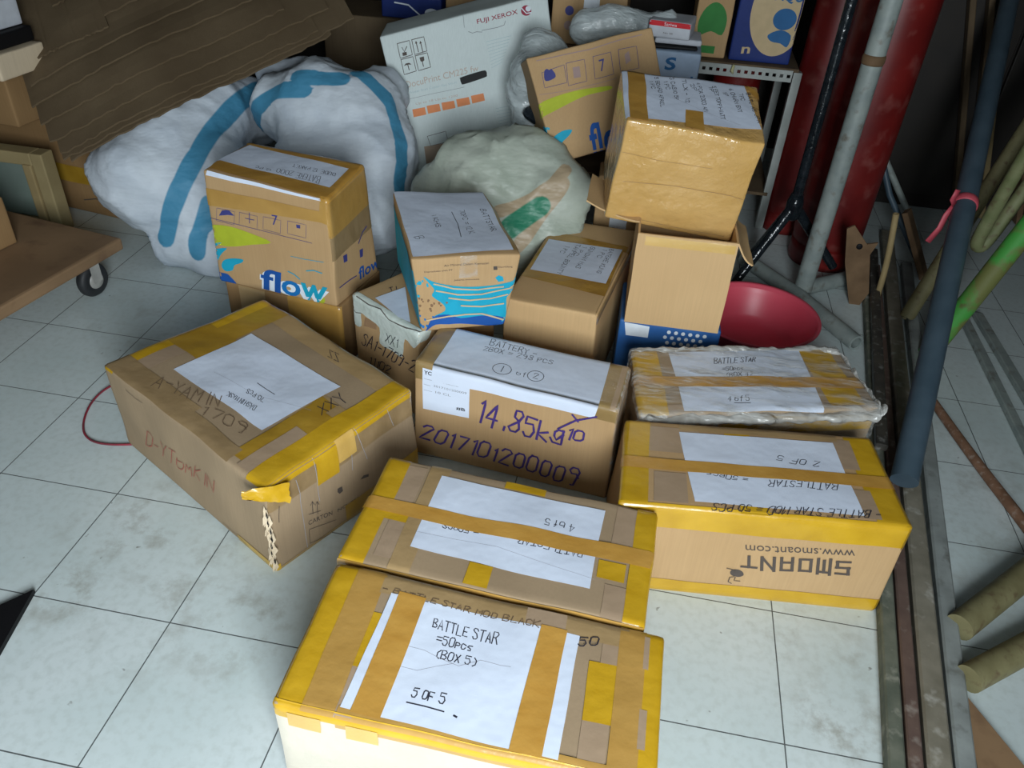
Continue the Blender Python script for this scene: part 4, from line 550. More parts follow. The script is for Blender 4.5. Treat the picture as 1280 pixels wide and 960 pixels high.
def tape(name, c1, c2, rough=.28, bs=.35, scale=14, alpha=1.0, bd=.006):
    m, nt, p = newmat(name)
    st = noise_fac(nt, 1.0, .3, .7, 4, stretched(nt, scale, scale * 2.3, scale))
    nt.links.new(mixc(nt, st, rgba(c1), rgba(c2)), p.inputs['Base Color'])
    p.inputs['Roughness'].default_value = rough
    p.inputs['Coat Weight'].default_value = .35
    p.inputs['Coat Roughness'].default_value = .15
    p.inputs['Alpha'].default_value = alpha
    bump(nt, p, noise_fac(nt, 22, 0, 1, 4), bs, bd)
    MATS[name] = m
tape('mustard', (.50, .285, .010), (.62, .37, .020))
tape('mustardd', (.34, .19, .018), (.44, .26, .03))
tape('amber', (.42, .235, .055), (.50, .29, .075))
tape('amberp', (.50, .255, .045), (.60, .33, .07))
tape('amberg', (.38, .20, .035), (.50, .28, .05), .2, .5)
tape('ochretape', (.58, .36, .09), (.66, .42, .12))
tape('thintape', (.36, .24, .11), (.43, .29, .14))
tape('claytape', (.36, .255, .165), (.42, .30, .20), .4, .25)
tape('browntape', (.27, .18, .085), (.36, .245, .125))
tape('browntapep', (.36, .22, .12), (.40, .25, .14))
tape('olivetape', (.26, .17, .065), (.34, .23, .095))
tape('fulltape', (.56, .33, .10), (.66, .41, .15), .12, .55, 9, bd=.016)
tape('creamfilm', (.50, .44, .35), (.60, .54, .44), .3, .5, 5)  # film over board, with its overexposed paleness put into the colour
tape('tapeline', (.33, .20, .09), (.38, .23, .11))
mottled('paper', (.66, .73, .86), (.71, .78, .91), 7, .75, bs=.5, bscale=9, bd=.010, spec=.2)
mottled('ink', (.02, .02, .035), (.035, .035, .05), 50, .6)
mottled('inkfade', (.14, .09, .055), (.20, .135, .08), 50, .6)
mottled('violet', (.045, .025, .16), (.07, .04, .22), 50, .5)
mottled('redpen', (.36, .07, .05), (.42, .11, .07), 50, .6)
mottled('crease', (.36, .36, .40), (.42, .42, .46), 50, .7)
for nm, c in dict(darkprint=(.085, .068, .058), blackprint=(.012, .012, .014), greyprint=(.22, .23, .25), blueprint=(.05, .055, .21),
                  blueprint2=(.012, .085, .34), midblue=(.01, .16, .45), tealprint=(.012, .34, .50), limeprint=(.40, .46, .03),
                  whiteprint=(.72, .78, .84), kraftprint=(.56, .42, .25), brownprint=(.22, .13, .07), maroon=(.30, .02, .05),
                  tanprint=(.52, .42, .36), paleteal=(.44, .56, .58), orangeprint=(.75, .26, .10), black=(.004, .004, .005),
                  fadeprint=(.34, .24, .22), creamprint=(.55, .42, .24), navyprint=(.012, .03, .16), greenprint=(.03, .20, .04),
                  redprint=(.55, .02, .03), cardwhite=(.52, .55, .60), paleblue=(.34, .44, .58), blueletter=(.02, .12, .30)).items():
    mottled(nm, c, [x * 1.12 for x in c], 30, .6, spec=.3)

def filmmat(name, tint, alpha, bs=1.0):
    """crinkled clear plastic: part see-through, part gloss, with bright folds"""
    m, nt, p = newmat(name)
    p.inputs['Base Color'].default_value = rgba(tint)
    p.inputs['Roughness'].default_value = .16
    p.inputs['Specular IOR Level'].default_value = .9
    bump(nt, p, noise_fac(nt, 1.0, 0, 1, 5, stretched(nt, 16, 55, 45)), bs, .012)
    f = noise_fac(nt, 1.0, .42, .72, 5, stretched(nt, 10, 40, 30))
    mr = N(nt, 'ShaderNodeMapRange'); mr.inputs['To Min'].default_value = alpha[0]; mr.inputs['To Max'].default_value = alpha[1]
    nt.links.new(f, mr.inputs['Value']); nt.links.new(mr.outputs['Result'], p.inputs['Alpha'])
    MATS[name] = m
filmmat('film', (.8, .82, .8), (.05, .5), .8)
filmmat('wrap', (.66, .66, .63), (.04, .6))
filmmat('wraproll', (.60, .60, .57), (.55, .97))
mottled('whitefilm', (.55, .62, .56), (.66, .73, .68), 30, .35, bs=.6, bscale=60, bd=.003)
filmmat('bagfilm', (.60, .67, .68), (.55, .9))

# floor: 30 cm white tiles with thin dark joints, scuffs and brown dirt
def floor_material():
    m, nt, p = newmat('tiled_floor')
    tc = nt.nodes.new('ShaderNodeTexCoord')
    sep = nt.nodes.new('ShaderNodeSeparateXYZ'); nt.links.new(tc.outputs['Object'], sep.inputs[0])
    def math_(op, a, b=None):
        n = nt.nodes.new('ShaderNodeMath'); n.operation = op
        for i, v in enumerate((a, b)):
            if v is None: continue
            if isinstance(v, bpy.types.NodeSocket): nt.links.new(v, n.inputs[i])
            else: n.inputs[i].default_value = v
        return n.outputs[0]
    ds = []
    for ax in ('X', 'Y'):
        t = math_('DIVIDE', sep.outputs[ax], .3)
        fr = math_('FRACT', math_('ADD', t, 100.5))
        ds.append(math_('ABSOLUTE', math_('SUBTRACT', fr, .5)))
    d = math_('MINIMUM', ds[0], ds[1])
    joint = math_('LESS_THAN', d, .0042)
    c = mixc(nt, noise_fac(nt, 3, .35, .65), (.56, .645, .64, 1), (.64, .71, .71, 1))
    c = mixc(nt, noise_fac(nt, 60, .45, .9, 5), c, (.50, .56, .54, 1))
    # dirt where people and pipes scuffed it
    dirt = noise_fac(nt, 9, .5, .72, 8, rough=.65)
    spots = None
    for x, y, r, s in ((.62, .10, .32, .55), (.36, .03, .13, .9), (1.90, .06, .13, 1.0), (1.93, .22, .11, .5), (.95, .33, .25, .5), (.75, .03, .2, .7), (.40, .22, .20, .75), (2.3, .75, .5, .45), (1.8, .28, .16, .5), (.0, 1.0, .3, .3)):
        vd = nt.nodes.new('ShaderNodeVectorMath'); vd.operation = 'DISTANCE'
        nt.links.new(tc.outputs['Object'], vd.inputs[0]); vd.inputs[1].default_value = (x, y, 0)
        mr = nt.nodes.new('ShaderNodeMapRange'); nt.links.new(vd.outputs['Value'], mr.inputs['Value'])
        mr.inputs['From Min'].default_value = r; mr.inputs['From Max'].default_value = r * .25
        mr.inputs['To Min'].default_value = 0; mr.inputs['To Max'].default_value = s
        spots = mr.outputs[0] if spots is None else math_('MAXIMUM', spots, mr.outputs[0])
    c = mixc(nt, math_('MULTIPLY', dirt, spots), c, (.20, .165, .10, 1))
    specks = noise_fac(nt, 38, .74, .78, 2)
    c = mixc(nt, math_('MULTIPLY', specks, .7), c, (.16, .15, .13, 1))
    c = mixc(nt, joint, c, (.10, .11, .11, 1))
    nt.links.new(c, p.inputs['Base Color'])
    p.inputs['Roughness'].default_value = .33
    p.inputs['Specular IOR Level'].default_value = .35
    bump(nt, p, noise_fac(nt, 5, 0, 1, 2), .08, .01)
    MATS['tiled_floor'] = m
floor_material()
mottled('dark_plaster', (.022, .02, .018), (.035, .03, .026), 3, .9)
mottled('backdrop_dark', (.010, .007, .005), (.018, .013, .009), 6, .6)
mottled('ceiling_paint', (.20, .20, .19), (.24, .24, .23), 3, .9)
mottled('pipe_grey', (.22, .26, .25), (.30, .34, .32), 20, .5, (.12, .09, .06), 30)
mottled('pipe_blue', (.045, .075, .10), (.065, .10, .13), 12, .45)
mottled('pipe_olive', (.17, .15, .07), (.24, .22, .11), 18, .6, (.10, .055, .03), 45)
mottled('pipe_green', (.06, .32, .05), (.16, .17, .05), 9, .6, (.12, .06, .03), 30, lo=.46, hi=.54)
mottled('pipe_rust', (.15, .075, .04), (.23, .12, .07), 25, .8, (.34, .27, .22), 70)
mottled('pipe_lime', (.13, .15, .06), (.20, .21, .10), 20, .65, (.10, .055, .03), 50)
mottled('bar_green', (.085, .10, .075), (.16, .17, .13), 20, .7, (.42, .41, .34), 28)
mottled('bar_brown', (.10, .062, .05), (.14, .09, .07), 20, .75, (.33, .29, .25), 32)
mottled('bar_olive', (.17, .155, .115), (.24, .22, .17), 20, .7, (.48, .47, .42), 30)
mottled('bar_pale', (.20, .22, .21), (.30, .33, .32), 14, .65, (.07, .065, .05), 26)
mottled('bar_dark', (.035, .033, .03), (.07, .062, .05), 14, .5, (.3, .3, .28), 60)
mottled('tape_pink', (.50, .06, .09), (.58, .09, .12), 20, .5)
mottled('red_paint', (.115, .006, .006), (.20, .012, .010), 5, .42, (.24, .07, .06), 16)
mottled('black_gloss', (.006, .009, .012), (.015, .02, .025), 30, .18, bs=.8, bscale=60, bd=.004)
mottled('rusty_plate', (.13, .075, .035), (.20, .12, .06), 14, .8)
mottled('plywood', (.20, .12, .06), (.27, .165, .085), 5, .75, (.14, .075, .04), 12)
mottled('plank', (.085, .055, .03), (.14, .095, .05), 8, .85)
mottled('plank_pale', (.30, .22, .10), (.36, .27, .13), 8, .8)
mottled('beige_frame', (.30, .23, .11), (.38, .30, .15), 6, .7)
mottled('mint_panel', (.15, .20, .17), (.20, .25, .22), 6, .6)
mottled('rubber', (.012, .013, .015), (.022, .023, .025), 20, .6)
mottled('hub_metal', (.30, .29, .27), (.40, .39, .36), 20, .4)
mottled('zinc', (.32, .35, .33), (.40, .43, .41), 20, .45)
mottled('pink_plastic', (.72, .075, .12), (.78, .10, .15), 5, .38)
mottled('blue_carton', (.02, .10, .32), (.03, .14, .40), 12, .5)
mottled('wire_red', (.30, .02, .04), (.12, .03, .04), 14, .5)
mottled('yellow_rag', (.45, .44, .22), (.52, .50, .28), 20, .8)

def sack_material(name, base1, base2, stripe, rough=.6):
    m, nt, p = newmat(name)
    a = nt.nodes.new('ShaderNodeAttribute'); a.attribute_name = 'stripe'
    c = mixc(nt, noise_fac(nt, 6, .35, .65), rgba(base1), rgba(base2))
    mr = N(nt, 'ShaderNodeMapRange'); nt.links.new(a.outputs['Fac'], mr.inputs['Value'])
    mr.inputs['From Min'].default_value = .46; mr.inputs['From Max'].default_value = .54
    c = mixc(nt, mr.outputs[0], c, rgba(stripe))
    if name == 'green_sack_weave':
        a2 = nt.nodes.new('ShaderNodeAttribute'); a2.attribute_name = 'stripe2'
        mr2 = N(nt, 'ShaderNodeMapRange'); nt.links.new(a2.outputs['Fac'], mr2.inputs['Value'])
        mr2.inputs['From Min'].default_value = .46; mr2.inputs['From Max'].default_value = .54
        c = mixc(nt, mr2.outputs[0], c, (.02, .20, .11, 1))
    nt.links.new(c, p.inputs['Base Color'])
    p.inputs['Roughness'].default_value = rough
    bump(nt, p, noise_fac(nt, 1.0, 0, 1, 4, stretched(nt, 5, 5, 11)), .55, .04)
    MATS[name] = m
sack_material('white_sack_weave', (.50, .56, .63), (.60, .66, .72), (.06, .26, .42))
sack_material('green_sack_weave', (.36, .41, .34), (.46, .50, .43), (.40, .31, .20), .45)

# ------------------------------------------------------------------ objects
def mesh_obj(name, verts, faces, mat, parent=None, smooth=True, loc=None):
    me = bpy.data.meshes.new(name)
    me.from_pydata([tuple(v) for v in verts], [], faces)
    me.materials.append(MATS[mat] if isinstance(mat, str) else mat)
    if smooth:
        for p in me.polygons: p.use_smooth = True
    me.update()
    o = bpy.data.objects.new(name, me); col.objects.link(o)
    if parent: o.parent = parent
    if loc is not None: o.location = loc
    return o
def bm_obj(name, bm, mat, parent=None, smooth=True, loc=None):
    me = bpy.data.meshes.new(name); bm.to_mesh(me); bm.free()
    me.materials.append(MATS[mat])
    if smooth:
        for p in me.polygons: p.use_smooth = True
    o = bpy.data.objects.new(name, me); col.objects.link(o)
    if parent: o.parent = parent
    if loc is not None: o.location = loc
    return o
def root(name, loc, label, cat, group=None):
    o = bpy.data.objects.new(name, None); col.objects.link(o)
    o.location = loc; o.empty_display_size = .05
    return tag(o, label, cat, group)
def tag(o, label, cat, group=None, kind=None):
    if label: o['label'] = label
    if cat: o['category'] = cat
    if group: o['group'] = group
    if kind: o['kind'] = kind
    return o

FACES = {'top': ((0, 0, 1), (1, 0, 0), (0, 1, 0), (0, 0, 1), 0, 1, 2),
         'front': ((0, 0, 0), (1, 0, 0), (0, 0, 1), (0, -1, 0), 0, 2, 1),
         'right': ((1, 0, 0), (0, 1, 0), (0, 0, 1), (1, 0, 0), 1, 2, 0),
         'left': ((0, 1, 0), (0, -1, 0), (0, 0, 1), (-1, 0, 0), 1, 2, 0),
         'back': ((1, 1, 0), (-1, 0, 0), (0, 0, 1), (0, 1, 0), 0, 2, 1)}

class Carton:
    """a slightly battered rectangular box given by its eight corners; everything printed, taped or written on it follows its surface"""
    def __init__(s, key, name, label, mat, group=None, rad=.006, category='cardboard box', part='box_body', body=True):
        d = BOXES[key]; s.key = key
        s.o = Vector(d['o']); s.c = [Vector(v) for v in d['c']]; s.d = d['d']; s.amp = d['amp']; s.r = rad
        s.seed = Vector((len(key) * 3.1, ord(key[0]) * .37, ord(key[-1]) * .71))
        s.root = root(name, s.o, label, category, group)
        if body: s.body(mat, part)
        s.items(d['items'])
    def round(s, q, off=0.0):
        """unrounded point on the box -> rounded, lifted by off"""
        r = s.r; c = [min(max(q[i], r), s.d[i] - r) for i in range(3)]
        v = Vector((q[0] - c[0], q[1] - c[1], q[2] - c[2]))
        l = v.length
        if l > 1e-9: v = v / l * (r + off)
        return Vector((c[0], c[1], c[2])) + v
    def place(s, q):
        u, v, w = q[0] / s.d[0], q[1] / s.d[1], q[2] / s.d[2]
        c = s.c
        b = c[0] * ((1 - u) * (1 - v)) + c[1] * (u * (1 - v)) + c[2] * (u * v) + c[3] * ((1 - u) * v)
        t = c[4] * ((1 - u) * (1 - v)) + c[5] * (u * (1 - v)) + c[6] * (u * v) + c[7] * ((1 - u) * v)
        p = b * (1 - w) + t * w
        if s.amp:
            n = noise.noise_vector(p * 9 + s.seed) * s.amp
            k = min(1.0, max(0.0, w * 6))
            p = p + n * k
        return p
    def surf(s, face, a, b, off):
        O, U, V, Nn, iu, iv, iw = FACES[face]
        du, dv = s.d[iu], s.d[iv]
        dep = max(0, -a) + max(0, a - du) + max(0, -b) + max(0, b - dv)
        a = min(max(a, 0), du); b = min(max(b, 0), dv)
        q = [O[i] * s.d[i] + U[i] * a + V[i] * b - Nn[i] * dep for i in range(3)]
        return s.place(s.round(q, off))
    def body(s, mat, part):
        bm = bmesh.new(); d = s.d
        def cuts(L):
            r = s.r; n = max(6, int(L / .012))
            return [0, r * .4, r] + [r + (L - 2 * r) * i / n for i in range(1, n)] + [L - r, L - r * .4, L]
        ax = [cuts(x) for x in d]
        vd = {}
        def vert(q):
            k = tuple(round(x, 5) for x in q)
            if k not in vd: vd[k] = bm.verts.new(s.place(s.round(q)))
            return vd[k]
        for i, j, k in ((0, 1, 2), (1, 2, 0), (2, 0, 1)):
            for side in (0, d[k]):
                for a0, a1 in zip(ax[i], ax[i][1:]):
                    for b0, b1 in zip(ax[j], ax[j][1:]):
                        qs = []
                        for a, b in ((a0, b0), (a1, b0), (a1, b1), (a0, b1)):
                            q = [0, 0, 0]; q[i] = a; q[j] = b; q[k] = side; qs.append(vert(q))
                        if side == 0: qs.reverse()
                        try: bm.faces.new(qs)
                        except ValueError: pass
        return bm_obj(part, bm, mat, s.root)
    def patch(s, bm, face, q, off):
        w = max((Vector(q[1]) - Vector(q[0])).length, (Vector(q[2]) - Vector(q[3])).length)
        h = max((Vector(q[3]) - Vector(q[0])).length, (Vector(q[2]) - Vector(q[1])).length)
        nu, nv = max(1, int(w / .009)), max(1, int(h / .009))
        g = []
        for j in range(nv + 1):
            row = []
            for i in range(nu + 1):
                u, v = i / nu, j / nv
                a = (1 - v) * ((1 - u) * q[0][0] + u * q[1][0]) + v * ((1 - u) * q[3][0] + u * q[2][0])
                b = (1 - v) * ((1 - u) * q[0][1] + u * q[1][1]) + v * ((1 - u) * q[3][1] + u * q[2][1])
                row.append(bm.verts.new(s.surf(face, a, b, off)))
            g.append(row)
        for j in range(nv):
            for i in range(nu): bm.faces.new((g[j][i], g[j][i + 1], g[j + 1][i + 1], g[j + 1][i]))
    def ribbon(s, bm, face, pts, w, off):
        """a pen stroke: a flat band along pts (in metres on the face)"""
        P = [Vector(p) for p in pts]
        out = [P[0]]
        for a, b in zip(P, P[1:]):
            n = max(1, int((b - a).length / .01))
            out += [a.lerp(b, i / n) for i in range(1, n + 1)]
        P = out
        if len(P) < 2: return
        L, R = [], []
        for i, p in enumerate(P):
            t = P[min(i + 1, len(P) - 1)] - P[max(i - 1, 0)]
            if t.length < 1e-9: t = Vector((1, 0))
            t.normalize(); n = Vector((-t.y, t.x)) * (w / 2)
            ext = -t * w / 2 if i == 0 else (t * w / 2 if i == len(P) - 1 else Vector((0, 0)))
            L.append(bm.verts.new(s.surf(face, *(p + n + ext), off)))
            R.append(bm.verts.new(s.surf(face, *(p - n + ext), off)))
        for i in range(len(P) - 1): bm.faces.new((L[i], R[i], R[i + 1], L[i + 1]))
    def items(s, items):
        last = None; merged = {}; count = [0]
        def layer(k): return .0005 + k * .0005
        def mbm(name, mat, parent):
            k = (name, mat, parent)
            if k not in merged: merged[k] = bmesh.new()
            return merged[k]
        for it in items:
            t = it[0]
            if t == 'tape':
                _, face, q, mat, lay_, lab = it
                if mat in ('mustard', 'amber', 'amberp', 'mustardd', 'claytape', 'thintape', 'browntape', 'olivetape', 'creamfilm', 'ochretape', 'amberg', 'film', 'whitefilm'): nm = 'packing_tape'
                else: nm = 'printed_side'
                count[0] += 1
                bm = bmesh.new(); s.patch(bm, face, q, layer(lay_ if lay_ < 3 else 3.6) + count[0] * .00002)
                o = bm_obj(nm, bm, mat, s.root)
                if lab: o['label'] = lab
            elif t == 'paper':
                _, patches, mat, lay_, lab = it
                bm = bmesh.new()
                for face, q in patches: s.patch(bm, face, q, layer(lay_ + .9))
                bmesh.ops.remove_doubles(bm, verts=bm.verts, dist=.0007)
                last = bm_obj('paper_label', bm, mat, s.root)
                if lab: last['label'] = lab
            elif t == 'hand':
                _, face, q, text, w, mat, par = it
                nm = 'handwriting' if par else 'marker_writing'
                bm = mbm(nm, mat, last if par else s.root)
                for st in strokes(text, s.key):
                    s.ribbon(bm, face, [quadmap(q, x, y) for x, y in st], w, layer(3.4) if par else layer(4.2))
            elif t == 'line':
                _, face, q, w, mat, nm, lay_, par = it
                bm = mbm(nm, mat, last if par else s.root)
                s.ribbon(bm, face, q, w, layer(lay_ + 1.3 if not par else 3.4))
            elif t == 'poly':
                _, face, q, mat, nm, lay_, par = it
                bm = mbm(nm, mat, last if par else s.root)
                fill_poly(bm, q, lambda a, b: s.surf(face, a, b, layer(lay_ * .6)))
            elif t == 'print':
                _, face, q, text, mat, par, bold, lay_ = it
                bm = mbm('printed_lettering', mat, last if par else s.root)
                vs, fs = glyphs(text, bold)
                lay(bm, [quadmap(q, x, y) for x, y in vs], fs, lambda a, c_: s.surf(face, a, c_, layer(lay_ * .6 + .3)), .02)
        for (nm, mat, par), bm in merged.items():
            bmesh.ops.recalc_face_normals(bm, faces=bm.faces)
            bm_obj(nm, bm, mat, par, smooth=False)

def quadmap(q, x, y):
    return ((1 - y) * ((1 - x) * q[0][0] + x * q[1][0]) + y * ((1 - x) * q[3][0] + x * q[2][0]),
            (1 - y) * ((1 - x) * q[0][1] + x * q[1][1]) + y * ((1 - x) * q[3][1] + x * q[2][1]))
def fine(pts2, faces, h):
    """split a flat 2-D mesh until no edge is longer than h, so that it can follow a curved surface"""
    t = bmesh.new()
    vv = [t.verts.new((x, y, 0)) for x, y in pts2]
    for f in faces:
        try: t.faces.new([vv[i] for i in f])
        except ValueError: pass
    for _ in range(6):
        bmesh.ops.triangulate(t, faces=t.faces[:])
        long = [e for e in t.edges if e.calc_length() > h]
        if not long: break
        bmesh.ops.subdivide_edges(t, edges=long, cuts=1)
    bmesh.ops.triangulate(t, faces=t.faces[:])
    t.verts.index_update()
    r = [(v.co.x, v.co.y) for v in t.verts], [[v.index for v in f.verts] for f in t.faces]
    t.free()
    return r
def lay(bm, pts2, faces, fn, h=.014):
    vs, fs = fine(pts2, faces, h)
    vv = [bm.verts.new(fn(x, y)) for x, y in vs]
    for f in fs:
        try: bm.faces.new([vv[i] for i in f])
        except ValueError: pass
def fill_poly(bm, pts, fn):
    n = len(pts); P = [Vector(p) for p in pts]; out = []
    for i in range(n):
        p0, p1, p2, p3 = P[i - 1], P[i], P[(i + 1) % n], P[(i + 2) % n]
        for t in ((0, .33, .66) if n > 5 else (0,)):
            out.append(.5 * ((2 * p1) + (-p0 + p2) * t + (2 * p0 - 5 * p1 + 4 * p2 - p3) * t * t + (-p0 + 3 * p1 - 3 * p2 + p3) * t ** 3) if n > 5 else p1)
    from mathutils.geometry import tessellate_polygon
    tris = tessellate_polygon([[Vector((p.x, p.y, 0)) for p in out]])
    lay(bm, [(p.x, p.y) for p in out], tris, fn)
GL = {}
def glyphs(text, bold):
    if (text, bold) in GL: return GL[(text, bold)]
    cu = bpy.data.curves.new('lettering', 'FONT'); cu.body = text; cu.offset = bold; cu.resolution_u = 3
    o = bpy.data.objects.new('lettering', cu); col.objects.link(o)
    dg = bpy.context.evaluated_depsgraph_get()
    me = bpy.data.meshes.new_from_object(o.evaluated_get(dg))
    xs = [v.co.x for v in me.vertices]; ys = [v.co.y for v in me.vertices]
    x0, x1, y0, y1 = min(xs), max(xs), min(ys), max(ys)
    vs = [((v.co.x - x0) / (x1 - x0), (v.co.y - y0) / (y1 - y0)) for v in me.vertices]
    fs = [tuple(p.vertices) for p in me.polygons]
    bpy.data.objects.remove(o); bpy.data.curves.remove(cu); bpy.data.meshes.remove(me)
    GL[(text, bold)] = (vs, fs)
    return vs, fs

# single-stroke hand lettering on a 4 x 6 grid: strokes are pairs of digits, '/' lifts the pen
PEN = {'A': '002640/1232', 'B': '00063645330333423100', 'C': '4536160501103041', 'D': '000626444220' + '00', 'E': '46060040/0333', 'F': '000646/0333',
       'G': '453616050110304143/2343', 'H': '0006/4046/0343', 'I': '2026', 'J': '3631200102', 'K': '0006/460340', 'L': '060040', 'M': '0006234640', 'N': '00064046',
       'O': '16050110304145361' + '6', 'P': '0006364534230' + '3', 'Q': '160501103041453616/2240', 'R': '00063645342303/2340', 'S': '45361605143341301001', 'T': '0646/2620',
       'U': '060110304146', 'V': '062046', 'W': '0610234046'.replace('4046', '3046'), 'X': '0046/0640', 'Y': '062346/2320', 'Z': '06460040',
       '0': '16050110304145361' + '6', '1': '152620', '2': '051636453400' + '40', '3': '0516364533' + '2333413010' + '01', '4': '30360242', '5': '46060434423010' + '01',
       '6': '3614011030413303', '7': '064620', '8': '2314163645' + '2301103041' + '23', '9': '4334140516364530' + '20', '-': '0333', '=': '0242/0444', '.': '2021', ',': '2110',
       '(': '36143110'.replace('3110', '1130'), ')': '16343110', 'o': '04' + '011030414333' + '1303', 'f': '36252010'.replace('2010', '20') + '/1434', 'p': '0' + '4' + '0' + '0' + '/0313324120' + '01',
       'c': '44140301103041'.replace('44', '43'), 's': '4313021231301' + '0', 'k': '0006/430240', 'g': '4333130201' + '1030/4330' + '10', 'm': '0003/0213203/2333'.replace('203', '2320') + '40', 'K2': ''}
PEN['D'] = '00062645412000'; PEN['8'] = '33141636453' + '3' + '0' + '1' + '1030' + '4133'; PEN['p'] = '0300/0314334231200' + '1'; PEN['m'] = '0003/0213332' + '0' + '/3343' + '40'; PEN['m'] = '000413222' + '3344' + '0'
PEN['p'] = '0004/043443' + '3202'
PEN['g'] = '44241312213243/4440301001'
PEN['B'] = '0006364534230' + '3/2342413000'
PEN['G'] = '4536160501103041' + '4323'
def strokes(text, key):
    rnd = random.Random(text + key)
    res = []; x = 0.0
    for ch in text:
        if ch == ' ': x += 3.2; continue
        code = PEN.get(ch, PEN.get(ch.upper(), '0040'))
        dx = rnd.uniform(-.15, .15); dy = rnd.uniform(-.35, .35); sl = rnd.uniform(.02, .14); sc = rnd.uniform(.88, 1.08)
        xm = 0
        for st in code.split('/'):
            pts = []
            for i in range(0, len(st) - 1, 2):
                px, py_ = int(st[i]) * sc, int(st[i + 1]) * sc
                xm = max(xm, px)
                pts.append((x + px + dx + py_ * sl + rnd.uniform(-.12, .12), py_ + dy + rnd.uniform(-.12, .12)))
            if len(pts) > 1: res.append(pts)
        x += xm + 1.5
    W = x - 1.2
    return [[(px / W, py_ / 6.0) for px, py_ in st] for st in res]

# ------------------------------------------------------------------ the room
def slab(name, verts, mat, kind='structure'):
    x0, y0, z0, x1, y1, z1 = verts
    v = [(x, y, z) for z in (z0, z1) for y in (y0, y1) for x in (x0, x1)]
    f = [(0, 2, 3, 1), (4, 5, 7, 6), (0, 1, 5, 4), (2, 6, 7, 3), (0, 4, 6, 2), (1, 3, 7, 5)]
    o = mesh_obj(name, v, f, mat, smooth=False)
    o['kind'] = kind
    return o
slab('floor', (-2.2, -4.0, -.06, 3.6, 3.3, 0), 'tiled_floor')
slab('wall_back', (-2.2, 3.2, 0, 3.6, 3.3, 3.1), 'dark_plaster')
slab('wall_left', (-2.3, -1.3, 0, -2.2, 3.3, 3.1), 'dark_plaster')
slab('wall_right', (3.2, -1.3, 0, 3.3, 3.3, 3.1), 'dark_plaster')
slab('ceiling', (-2.3, -1.4, 3.0, 3.6, 3.3, 3.1), 'ceiling_paint')
slab('wall_front', (2.05, -1.4, 0, 3.3, -1.3, 3.0), 'dark_plaster')  # out of view, placed to shade the floor on the right
slab('wall_front', (-2.3, -1.4, 0, -.3, -1.3, 3.0), 'dark_plaster')  # out of view, placed to darken the floor on the left
slab('trim_1', (-.3, -1.4, 2.45, 2.05, -1.3, 3.0), 'dark_plaster')

# ------------------------------------------------------------------ the cartons
G5 = 'cartons with BATTLESTAR sheets'
Carton('box5', 'taped_carton', 'nearest carton at the bottom, its wide white sheet marked 5 OF 5', 'kraft_grey', G5)
Carton('box4m', 'taped_carton', 'taped carton directly behind the 5 OF 5 carton, its two-strip sheet upside down', 'kraft_grey', G5)
Carton('smoant', 'taped_carton', 'mustard-taped carton with SMOANT printed upside down on its front', 'kraft', G5)
w = Carton('wrapped', 'wrapped_carton', 'carton wrapped in crinkled clear film, sheet marked BOX 4, in front of the red basin', 'kraft_grey', G5)
Carton('battery', 'battery_carton', 'kraft carton marked 14.85kg with a white BATTERY sheet folded over its edge', 'kraft')
Carton('yonkin', 'battered_carton', 'large battered brown carton turned cornerwise at left, with a split front corner', 'kraft_grey', rad=.009)
Carton('flow', 'water_carton', 'drinking water carton with blue flow lettering stacked at left before the white sacks', 'kraft')
Carton('under', 'support_carton', 'low brown carton underneath the flow water carton', 'kraft_dark')
Carton('torn', 'torn_carton', 'carton with ragged white film on its front edge, under the teal wave carton', 'kraft')
Carton('aqua', 'water_carton', 'small water carton printed with teal waves, white sheet covering its lid', 'kraft')
Carton('plain', 'plain_carton', 'plain light brown carton with a handwritten list taped in amber on its lid', 'kraft_light')
Carton('taped', 'tape_covered_carton', 'carton fully covered in shiny tan tape, tilted on top of the open carton', 'fulltape')
Carton('xerox', 'printer_carton', 'tall white printer carton marked FUJI XEROX leaning at the back', 'white_board')
Carton('flow2', 'water_carton', 'tilted drinking water carton with lime swoosh, leaning against the white printer carton', 'kraft')

# ------------------------------------------------------------------ simple boxes given by position, turn and size
def define(key, base, yaw, size, tilt=(0, 0), amp=.002, items=()):
    Rm = Matrix.Rotation(yaw, 3, 'Z') @ Matrix.Rotation(tilt[1], 3, 'Y') @ Matrix.Rotation(tilt[0], 3, 'X')
    L, W, H = size
    cs = [tuple(Rm @ Vector((a * L / 2, b_ * W / 2, h * H))) for h in (0, 1) for a, b_ in ((-1, -1), (1, -1), (1, 1), (-1, 1))]
    BOXES[key] = dict(o=base, c=cs, d=size, amp=amp, items=list(items))
def rq(L, H, u0, v0, u1, v1):
    return [(u0 * L, v0 * H), (u1 * L, v0 * H), (u1 * L, v1 * H), (u0 * L, v1 * H)]

